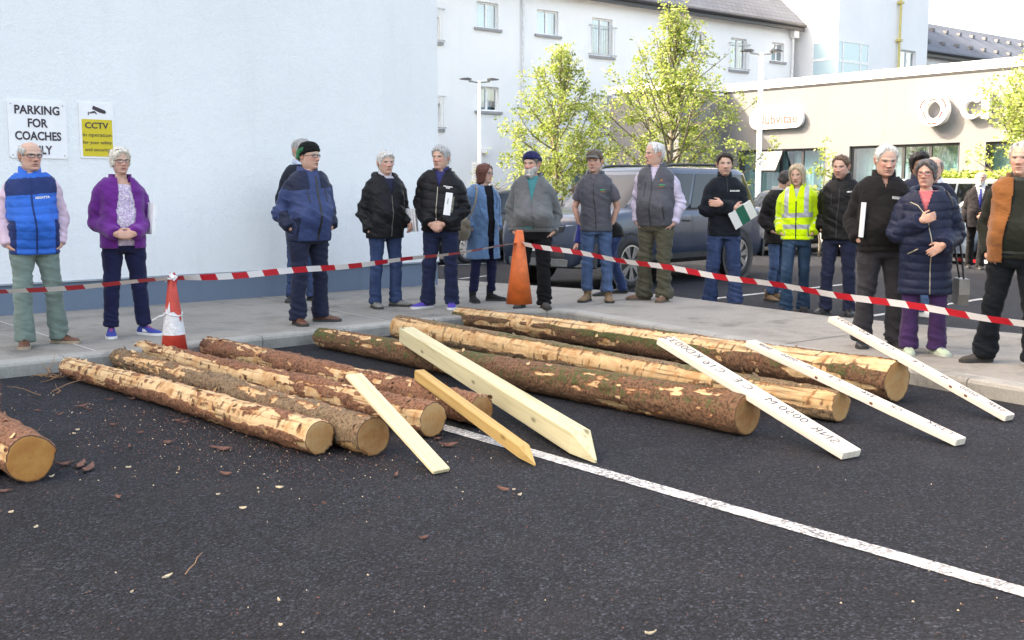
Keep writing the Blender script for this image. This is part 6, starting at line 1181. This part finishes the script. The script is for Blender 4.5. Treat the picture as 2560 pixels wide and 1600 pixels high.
r5 = person("white haired man in a black hooded rain jacket and jeans, papers at his side", 962, 768, 381, 28, hyaw=2, build=(1.06, .03), arms=('tpocket', 'hold'),
    tops=[dict(name="shirt", mat=cloth("pale_check_shirt", (.48, .46, .50), 'shirt'), hem=.9, sleeve='none', collar=col(gap=.35, r=(.076, .072), z=(1.475, 1.54))), dict(name="jumper", mat=cloth("navy_jumper", (.018, .022, .05)), hem=.9, ease=.018, sleeve='none', neck=1.475), dict(name="jacket", mat=cloth("black_shell", (.016, .017, .020), 'nylon'), hem=.80, ease=.036, sl=.016, fold=1.8, flare=.10, open=lambda x, y, z: np.abs(x - .015) < np.interp(z, [1.28, 1.50], [0, .062]), hood=cloth("black_shell", (.016, .017, .020), 'nylon'), collar=col(gap=.7, r=(.112, .112), z=(1.44, 1.52), t=.014, spread=.015), strips=ZP(.015, .82, 1.28, plain("grey_piping", (.10, .09, .08), .6), .010))],
    legs=trs(DENIM, w=1.0, hemr=.070, fold=1.2), shoes=shoe(GREYSH, lace=LACED), feet=((.15, .02, 46), (-.12, -.03, -4)), head=dict(hair='full', hairc=WHITEH, thick=.017, flush=1.3, browa=.4))
held("papers", "sheaf of white papers held at the hip of the man in the black hooded jacket", "papers", r5, (.262, -.16, 1.0), (.03, .17, .26), (0, -6, 20), PAPER)
r6 = person("smiling man in a black padded jacket, hands crossed low, purple trainers", 1100, 770, 367, -8, hyaw=-20, build=(1.05, .04), arms=('lowclasp', 'lowclasp'),
    tops=[dict(name="shirt", mat=cloth("indigo_shirt", (.03, .035, .13)), hem=.9, sleeve='none', collar=col(gap=.35, r=(.078, .074), z=(1.475, 1.545))), dict(name="jacket", mat=cloth("black_down_nylon", (.014, .014, .017), 'nylon'), hem=.855, ease=.046, sl=.026, quilt=(.085, .012, .90, 1.36), hem_roll=1, open=lambda x, y, z: np.abs(x) < np.interp(z, [1.33, 1.50], [0, .055]), collar=col(gap=.55, r=(.108, .104), z=(1.44, 1.525), t=.018, spread=.02), strips=ZP(-.01, .87, 1.33, ZIPM, .008), logos=[("THE NORTH\nFACE", WHITEP, .10, 1.34, .017)])],
    legs=trs(cloth("navy_trousers", (.012, .018, .048)), w=1.06, hemr=.078, fold=1.3), shoes=shoe(PURPSH, solem=M_SOLEW, lace=LACED), feet=((.13, -.02, 10), (-.14, -.03, -42)), head=dict(hair='full', hairc=(.36, .36, .35), flush=1.5, browa=.5))
held("folder", "white folder with a black and white picture edge under the arm of the smiling man", "folder", r6, (.12, -.225, 1.16), (.075, .012, .24), (0, 8, 6), PAPER, [("picture_panel", (.045, .002, 0), (.03, .012, .18), plain("mono_photo_print", (.12, .12, .10), .5, var=.9, scale=60)), ("print_mark", (-.005, -.0075, .03), (.006, .002, .06), GREENP)])
BC = cloth("heather_blue_wool", (.10, .19, .33), 'fleece', .3)
r7 = person("woman with a red brown bob and glasses in a long open sky blue coat", 1208, 754, 412, 28, hyaw=42, build=(.98, .02), arms=('pocket', 'pocket'),
    tops=[dict(name="top", mat=cloth("black_jersey", (.010, .011, .016)), hem=.78, sleeve='none', ease=.014, neck=1.50, collar=col(gap=.4, r=(.072, .068), z=(1.46, 1.515))), dict(name="coat", mat=BC, hem=.56, ease=.034, sl=.020, flare=.10, fold=1.1, open=lambda x, y, z: np.abs(x - .035) < np.interp(z, [.5, .9, 1.2, 1.42, 1.5], [.030, .048, .046, .058, .06]), collar=col(gap=.55, r=(.098, .090), z=(1.43, 1.49), t=.018), lapels=([(.10, 1.46), (.085, 1.36), (.072, 1.22), (.068, 1.08)], [(.17, 1.45), (.155, 1.36), (.125, 1.22), (.075, 1.08)]), strips=[("pocket_edge", BC, [(-.20, .90), (-.10, .895)], .02), ("pocket_edge", BC, [(-.20, .90), (-.195, .76), (-.10, .75), (-.10, .895)], .008)])],
    legs=trs(NAVYS, w=.95, hemr=.055, hem=.05), shoes=shoe(BLKSUEDE, boot=.20, name="ankle_boot"), feet=((.15, .03, 50), (-.14, -.02, -10)), head=dict(fem=True, hair='bob', hairc=(.115, .038, .026), glasses=('dark', .024, .015), flush=.8))
T, Q, AR, tr = r7; mb = MB(); mb.sphere((-.275, .02, .93), (.085, .15, .14), 12); mb.sphere((-.27, -.02, 1.01), (.06, .13, .09), 10); o = mesh_obj("handbag", np.array([tuple(Q @ Vector(v)) for v in mb.v]), mb.f, cloth("taupe_canvas", (.23, .20, .155)), None, True, tuple(Q @ Vector((-.275, .02, .8)))); tag(o, "taupe slouchy shoulder bag at the side of the woman in the sky blue coat", "bag")
mb = MB(); mb.tube([(-.27, -.10, 1.05), (-.20, -.165, 1.25), (-.135, -.10, 1.46), (-.13, .03, 1.485), (-.20, .13, 1.35), (-.27, .12, 1.05)], .012, 6, sub=4); q = mesh_obj("strap", np.array([tuple(Q @ Vector(v)) for v in mb.v]), mb.f, cloth("taupe_canvas", (.23, .20, .155)), o, True)
person("bearded man in a navy knitted hat, grey zipped fleece and teal T-shirt", 1335, 770, 383, -2, hyaw=-22, hpitch=4, build=(1.10, .09), arms=('tpocket', 'tpocket'),
    tops=[dict(name="t_shirt", mat=cloth("teal_jersey", (.04, .20, .22)), hem=.9, sleeve='none', ease=.012, neck=1.505), dict(name="fleece", mat=cloth("grey_fleece", (.115, .12, .125), 'fleece'), hem=.88, ease=.026, sl=.012, fold=1.2, hem_roll=1, open=lambda x, y, z: np.abs(x) < np.interp(z, [1.22, 1.50], [0, .065]), collar=col(gap=.75, r=(.104, .104), z=(1.44, 1.535), t=.010, spread=.025), strips=ZP(0, .90, 1.22, plain("grey_zip", (.07, .07, .075), .5), .010))],
    legs=trs(BLKT, w=1.10, hemr=.085, fold=1.6), shoes=shoe(GREYBOOT), feet=((.12, -.03, 12), (-.15, .06, -14)), head=dict(hair='short', hairc=(.13, .12, .11), thick=.016, hat=('beanie', 'navy_knit', (.012, .014, .07)), hatline=[.062, .050, .020, .0], cuff=True, beard=.026, beardc=(.42, .41, .39), flush=1.6))
GR = cloth("slate_grey_softshell", (.072, .074, .088), 'nylon')
person("young man in a grey cap and dark grey gilet with bare forearms and washed jeans", 1492, 754, 378, -4, hyaw=-8, build=(1.0, .0), arms=('behind', 'behind'),
    tops=[dict(name="polo_shirt", mat=cloth("grey_polo", (.10, .095, .115)), hem=.9, sleeve='short', ease=.014, collar=col(gap=.4, r=(.080, .078), z=(1.465, 1.53), spread=.01)), dict(name="gilet", mat=GR, hem=.835, sleeve='none', ease=.030, flare=.03, fold=.9, open=lambda x, y, z: np.abs(x) < np.interp(z, [1.36, 1.50], [0, .05]), collar=col(gap=.7, r=(.108, .106), z=(1.44, 1.525), t=.012, spread=.025), strips=ZP(0, .85, 1.36, ZIPD, .010) + [("logo_bar", GRNT, [(.075, 1.315), (.135, 1.315)], .013), ("logo_bar", ORGT, [(.085, 1.295), (.135, 1.293)], .006)])],
    legs=trs(DENIML, w=.98, hemr=.066, fold=1.3, hem=.04), shoes=shoe(SUEDE, boot=.17, name="boot", h=1.05), feet=((.135, -.03, 6), (-.115, .0, -22)), head=dict(hair='short', hairc=BROWNH, hat=('cap', 'grey_cap_twill', (.115, .11, .10)), stubble=.18, flush=1.4))
person("stooping person in a blue sleeved top and dark body warmer beside the parked car", 1528, 736, 430, -72, bend=dict(fwd=42, k=1.0), arms=('reach', 'reach'), tops=[dict(name="jumper", mat=cloth("royal_blue_knit", (.022, .032, .17)), hem=.88, sl=.012), dict(name="body_warmer", mat=cloth("black_padding", (.016, .016, .018), 'nylon'), hem=.84, sleeve='none', ease=.03)], legs=trs(cloth("work_blue_twill", (.025, .045, .12)), w=1.05, hemr=.08), shoes=shoe(LEATHD), feet=((.14, -.18, 10), (-.12, .20, -10)), head=dict(hair='short', hairc=BROWNH))
person("tall man in a grey gilet over a lilac shirt and olive trousers, looking left", 1640, 752, 358, -26, hyaw=-48, build=(1.08, .05), arms=('tpocket', 'tpocket'),
    tops=[dict(name="shirt", mat=cloth("lilac_shirt", (.50, .45, .56), 'shirt'), hem=.9, sl=.016, fold=1.5, collar=col(gap=.4, r=(.080, .076), z=(1.475, 1.54))), dict(name="gilet", mat=GR, hem=.845, sleeve='none', ease=.032, fold=.9, open=lambda x, y, z: np.abs(x) < np.interp(z, [1.34, 1.50], [0, .045]), collar=col(gap=.55, r=(.104, .100), z=(1.445, 1.545), t=.012, spread=.02), strips=ZP(-.01, .86, 1.34, ZIPD, .010) + [("chest_zip", ZIPD, [(-.085, 1.33), (-.09, 1.17)], .009), ("pocket_zip", ZIPD, [(.14, 1.08), (.145, .92)], .009), ("logo_bar", GRNT, [(.07, 1.31), (.135, 1.31)], .013), ("logo_bar", ORGT, [(.085, 1.36), (.11, 1.36)], .016), ("logo_bar", ORGT, [(.07, 1.292), (.12, 1.292)], .006)])],
    legs=trs(cloth("olive_cargo_cotton", (.070, .066, .045)), w=1.10, hemr=.088, fold=2.0), shoes=shoe(BOOTBR, boot=.15, name="boot", lace=LACEW, solem=plain("brown_sole", (.10, .075, .055), .8)), feet=((.10, -.05, 0), (-.16, .03, -55)), head=dict(hair='receding', hairc=(.55, .54, .53), flush=1.7, browa=.5, jaw=1.05))
r12 = person("dark haired man with folded arms in a black zip neck top and jeans", 1805, 768, 385, -4, z=0, hyaw=-8, build=(1.0, .0), arms=('cross', 'cross'),
    tops=[dict(name="top", mat=cloth("ink_black_softshell", (.012, .016, .024)), hem=.83, ease=.026, sl=.010, fold=1.2, collar=col(gap=.10, r=(.086, .078), z=(1.45, 1.555), t=.012, drop=.02), logos=[("BLAKLADER", WHITEP, .085, 1.345, .022)], strips=ZP(0, 1.33, 1.49))],
    legs=trs(DENIM, w=1.06, hemr=.088, fold=1.4), shoes=shoe(LEATHD), feet=((.15, -.02, 12), (-.14, .0, -10)), head=dict(hair='short', hairc=(.022, .015, .012), thick=.018, stubble=.35, stubc=(.10, .07, .06), flush=.8))
held("folder", "white and green folder sticking out beneath the folded arms of the dark haired man", "folder", r12, (.185, -.17, 1.075), (.30, .012, .22), (18, -33, 10), PAPER, [("green_band", (.0, 0, 0), (.11, .0125, .2215), GREENP)])
person("person in a black jacket and grey scarf behind the woman in yellow, head bowed", 1940, 752, 426, 28, z=0, hyaw=30, hpitch=28, build=(.95, .0), arms=('pocket', 'face'),
    tops=[dict(name="jacket", mat=cloth("charcoal_coat", (.026, .023, .024)), hem=.78, ease=.03, sl=.018, fold=1.3, collar=col(r=(.112, .100), z=(1.43, 1.54), t=.026, mat=cloth("grey_scarf", (.34, .33, .32), 'knit')))], legs=trs(DENIML, w=.9, hemr=.062, hem=.02), shoes=shoe(SUEDE, boot=.15, name="boot"), head=dict(fem=True, hair='crop', hairc=(.035, .03, .03), size=.95), feet=((.12, .12, 15), (-.10, .0, -5)))
HV = cloth("yellow_hi_vis", (.50, .72, .012)); RB = plain("silver_reflective_tape", (.36, .37, .40), .45, .3, var=.1, scale=30)
person("blonde woman in a yellow hi-vis jacket with silver bands, walking forward", 1990, 780, 411, -22, z=0, hyaw=-8, hpitch=10, build=(.96, .0), arms=('pocket', 'pocket'), lean=-.015,
    tops=[dict(name="shirt", mat=cloth("white_green_top", (.40, .45, .40)), hem=.95, sleeve='none', neck=1.48), dict(name="hi_vis_jacket", mat=HV, hem=.875, ease=.036, sl=.022, fold=1.4, hem_roll=1, flare=.05, zones=[(RB, lambda x, y, z, s, t: (~s & (((z > 1.005) & (z < 1.06)) | ((z > 1.135) & (z < 1.19)) | ((np.abs(np.abs(x) - .115) < .026) & (z > 1.135) & (z < 1.50)))) | (s & (((t > 1.42) & (t < 1.60)) | ((t > .84) & (t < 1.02)))))], open=lambda x, y, z: np.abs(x) < np.interp(z, [1.36, 1.5], [0, .04]), collar=col(gap=.5, r=(.094, .090), z=(1.44, 1.535), t=.012, spread=.015), strips=ZP(-.0, .885, 1.36, ZIPD, .014) + [("pocket_zip", ZIPD, [(.135, 1.03), (.145, .92)], .010)])],
    legs=trs(cloth("teal_blue_jeans", (.020, .045, .082), 'denim'), w=.92, hemr=.096, hem=-.05, fold=.9, knee={-1: -.07, 1: .0}), shoes=shoe(BLKSUEDE, name="shoe"), feet=((.06, .16, 10), (-.10, -.16, -30)), head=dict(fem=True, hair='long', hairc=(.36, .29, .20), flush=.7, browa=.6, brow=(.16, .11, .07)))
person("young man with short brown hair and stubble in a plain black jacket, looking left", 2092, 785, 390, -30, z=0, hyaw=-12, hpitch=6, build=(1.02, .0), arms=('pocket', 'pocket'),
    tops=[dict(name="jacket", mat=cloth("matt_black_shell", (.011, .011, .012), 'nylon'), hem=.84, ease=.036, sl=.018, fold=1.6, flare=.03, collar=col(gap=.28, r=(.108, .102), z=(1.445, 1.57), t=.014, drop=.055, spread=.01), strips=ZP(-.005, .86, 1.40) + [("chest_zip", ZIPD, [(-.09, 1.36), (-.085, 1.22)], .008)], logos=[("HELLY", WHITEP, .10, 1.36, .018)])],
    legs=trs(NAVYT, w=1.0, hemr=.070, fold=1.3), shoes=shoe(LEATHD), feet=((.13, .0, 14), (-.13, -.05, -16)), head=dict(hair='short', hairc=(.105, .062, .035), stubble=.55, stubc=(.16, .085, .05), flush=1.2, thick=.013))
r16 = person("tall white haired man in a black quarter zip fleece and charcoal trousers", 2196, 866, 365, -4, hyaw=10, hpitch=10, build=(1.10, .045), arms=('pocket', 'pocket'),
    tops=[dict(name="fleece", mat=cloth("black_microfleece", (.017, .016, .017), 'fleece'), hem=.85, ease=.034, sl=.016, fold=1.1, hem_roll=1, flare=.04, open=lambda x, y, z: np.abs(x) < np.interp(z, [1.40, 1.5], [0, .03]), collar=col(gap=.30, r=(.102, .096), z=(1.445, 1.55), t=.014, drop=.05, spread=.012), strips=ZP(0, 1.39, 1.45, ZIPM, .012), logos=[("REGATTA", WHITEP, .115, 1.32, .030)])],
    legs=trs(CHAR, w=1.12, hemr=.088, fold=1.2), shoes=shoe(LEATHD, lace=LACED), feet=((.15, .02, 14), (-.15, -.03, -12)), head=dict(hair='short', hairc=(.60, .59, .56), thick=.016, flush=1.5, browa=.5, jaw=1.08, size=1.02))
held("folder", "white folder tucked under the arm of the tall man in the black fleece", "folder", r16, (-.205, -.165, 1.12), (.032, .05, .30), (0, 3, 0), PAPER)
NC = cloth("navy_padded_nylon", (.012, .017, .040), 'nylon')
r17 = person("woman with short dark hair and glasses in a long quilted navy coat, purple trousers", 2308, 884, 404, -10, hyaw=-14, build=(1.12, .05), arms=('chest', 'waist'),
    tops=[dict(name="top", mat=cloth("coral_jersey", (.55, .14, .16)), hem=1.0, sleeve='none', ease=.012, neck=1.50), dict(name="coat", mat=NC, hem=.56, ease=.044, sl=.030, flare=.06, quilt=(.078, .011, .58, 1.40), open=lambda x, y, z: np.abs(x + .01) < np.interp(z, [1.30, 1.5], [0, .062]), collar=col(gap=.75, r=(.116, .118), z=(1.43, 1.50), t=.022, spread=.02), hood=NC, strips=ZP(.01, .57, 1.30, ZIPM, .010) + [("lapel_zip", ZIPM, [(-.02, 1.30), (-.075, 1.37), (-.14, 1.40)], .008), ("pocket_zip", ZIPM, [(-.185, .93), (-.105, .98)], .012)])],
    legs=trs(cloth("deep_purple_cotton", (.045, .020, .075)), w=1.10, hemr=.084, fold=1.0), shoes=shoe(MINTSH, solem=plain("pale_mint_sole", (.45, .50, .42), .6), lace=plain("purple_lace", (.10, .05, .16), .7)), feet=((.12, -.01, 16), (-.13, .0, -6)), head=dict(fem=True, hair='crop', hairc=(.085, .08, .08), glasses=('red', .026, .016), flush=1.4, size=.99))
T, Q, AR, tr = r17; mb = MB(); mb.loft([[(.275 + a, y, z) for y, z in ((-.05, .70), (.20, .70), (.22, .56), (.20, .46), (-.02, .46), (-.07, .56))] for a in (0, .09)]); o = mesh_obj("handbag", np.array([tuple(Q @ Vector(v)) for v in mb.v]), mb.f, plain("pewter_leather", (.20, .20, .19), .4, .2), None, False, tuple(Q @ Vector((.3, .05, .46)))); tag(o, "grey pewter handbag hanging behind the woman in the long navy coat", "bag")
mb = MB(); mb.tube([(.32, -.02, .69), (.27, -.05, 1.0), (.17, -.10, 1.40), (.13, .0, 1.49), (.2, .14, 1.3), (.32, .15, .69)], .009, 6, sub=4); mesh_obj("strap", np.array([tuple(Q @ Vector(v)) for v in mb.v]), mb.f, M_BLACK, o, True)
person("young man with dark curly hair behind the woman in the navy coat, white trainers", 2282, 792, 388, 10, z=0, hyaw=-12, build=(1.0, .0), arms=('hang', 'hang'), tops=[dict(name="jacket", mat=cloth("dark_indigo_jacket", (.02, .024, .045)), hem=.84, ease=.026, collar=col(gap=.3))], legs=trs(DENIML, w=.95, hemr=.066), shoes=shoe(plain("white_trainer", (.60, .60, .58), .6), solem=M_SOLEW), head=dict(hair='full', hairc=(.014, .012, .012), thick=.032, skin=(.30, .16, .10)))
person("balding man in a navy jacket close behind the woman in the navy coat, brown shoes", 2318, 822, 392, -20, hyaw=-16, build=(1.04, .02), arms=('pocket', 'pocket'), tops=[dict(name="shirt", mat=cloth("white_cotton", (.62, .62, .64)), hem=.9, sleeve='none', collar=col(gap=.3, z=(1.48, 1.55))), dict(name="jacket", mat=cloth("midnight_jacket", (.012, .016, .034)), hem=.83, ease=.03, collar=col(gap=.3))], legs=trs(DENIMD), shoes=shoe(LEATHB), feet=((.1, .0, 10), (-.22, .0, -60)), head=dict(hair='bald', hairc=(.22, .2, .18), flush=1.3))
SU = cloth("charcoal_suiting", (.022, .019, .022))
person("balding bearded man in a dark suit, white shirt and blue tie walking far behind", 2436, 672, 430, -18, z=0, hyaw=-4, build=(1.04, .03), arms=('hang', 'waist'),
    tops=[dict(name="shirt", mat=cloth("crisp_white_shirt", (.66, .68, .74)), hem=.9, sleeve='none', collar=col(gap=.3, r=(.076, .070), z=(1.475, 1.545))), dict(name="suit_jacket", mat=SU, hem=.76, ease=.03, sl=.014, fold=.9, open=lambda x, y, z: np.abs(x) < np.interp(z, [1.12, 1.48], [0, .075]), collar=col(gap=.9, r=(.098, .094), z=(1.44, 1.50)), lapels=([(.07, 1.45), (.055, 1.33), (.03, 1.2), (.008, 1.10)], [(.12, 1.45), (.125, 1.33), (.08, 1.2), (.02, 1.10)]))],
    legs=trs(cloth("black_suit_trousers", (.014, .013, .015)), hemr=.078, knee={1: -.05, -1: .02}), shoes=shoe(LEATHD), feet=((.07, -.16, 4), (-.08, .22, -4)), head=dict(hair='bald', hairc=(.45, .44, .43), beard=.012, beardc=(.5, .48, .46), flush=1.5), extras=[("tie", lambda m, A, t: m.loft([[(-w_, t(z)[2] - t(z, .028)[1], z), (w_, t(z)[2] - t(z, .028)[1], z), (w_, t(z)[2] - t(z, .02)[1], z), (-w_, t(z)[2] - t(z, .02)[1], z)] for z, w_ in ((1.465, .018), (1.44, .014), (1.3, .026), (1.1, .034))]), cloth("blue_silk_tie", (.02, .025, .16)))])
DG = cloth("dark_green_knit", (.024, .028, .022), 'knit')
r21 = person("grey haired man in a rust brown gilet over a dark green jumper at right", 2522, 910, 360, -30, hyaw=-18, build=(1.06, .05), arms=('tpocket', 'hold'),
    tops=[dict(name="shirt", mat=cloth("olive_shirt", (.05, .055, .05)), hem=.9, sleeve='none', collar=col(gap=.35, r=(.080, .076), z=(1.47, 1.54))), dict(name="jumper", mat=DG, hem=.86, ease=.02, sl=.012, fold=1.2, neck=1.48, hem_roll=1), dict(name="gilet", mat=cloth("rust_brown_padding", (.20, .075, .022), 'cotton'), hem=.83, sleeve='none', ease=.042, quilt=(.12, .006, .85, 1.44), open=lambda x, y, z: np.abs(x - .01) < np.interp(z, [.8, 1.1, 1.5], [.105, .10, .075]), collar=col(gap=.85, r=(.112, .112), z=(1.44, 1.53), t=.016, spread=.01, mat=cloth("brown_cord", (.12, .05, .02))))],
    legs=trs(cloth("blue_black_work_twill", (.006, .009, .014)), w=1.14, hemr=.096, fold=1.3), shoes=shoe(GREYBOOT, boot=.15, name="work_boot", h=1.08, lace=LACED), feet=((.19, -.06, 12), (-.19, -.01, -48)), head=dict(hair='receding', hairc=(.50, .50, .49), thick=.016, flush=1.2, browa=.5))
held("papers", "white papers at the right photo edge held by the man in the rust gilet", "papers", r21, (.25, -.24, 1.0), (.012, .2, .28), (0, 0, -10), PAPER)
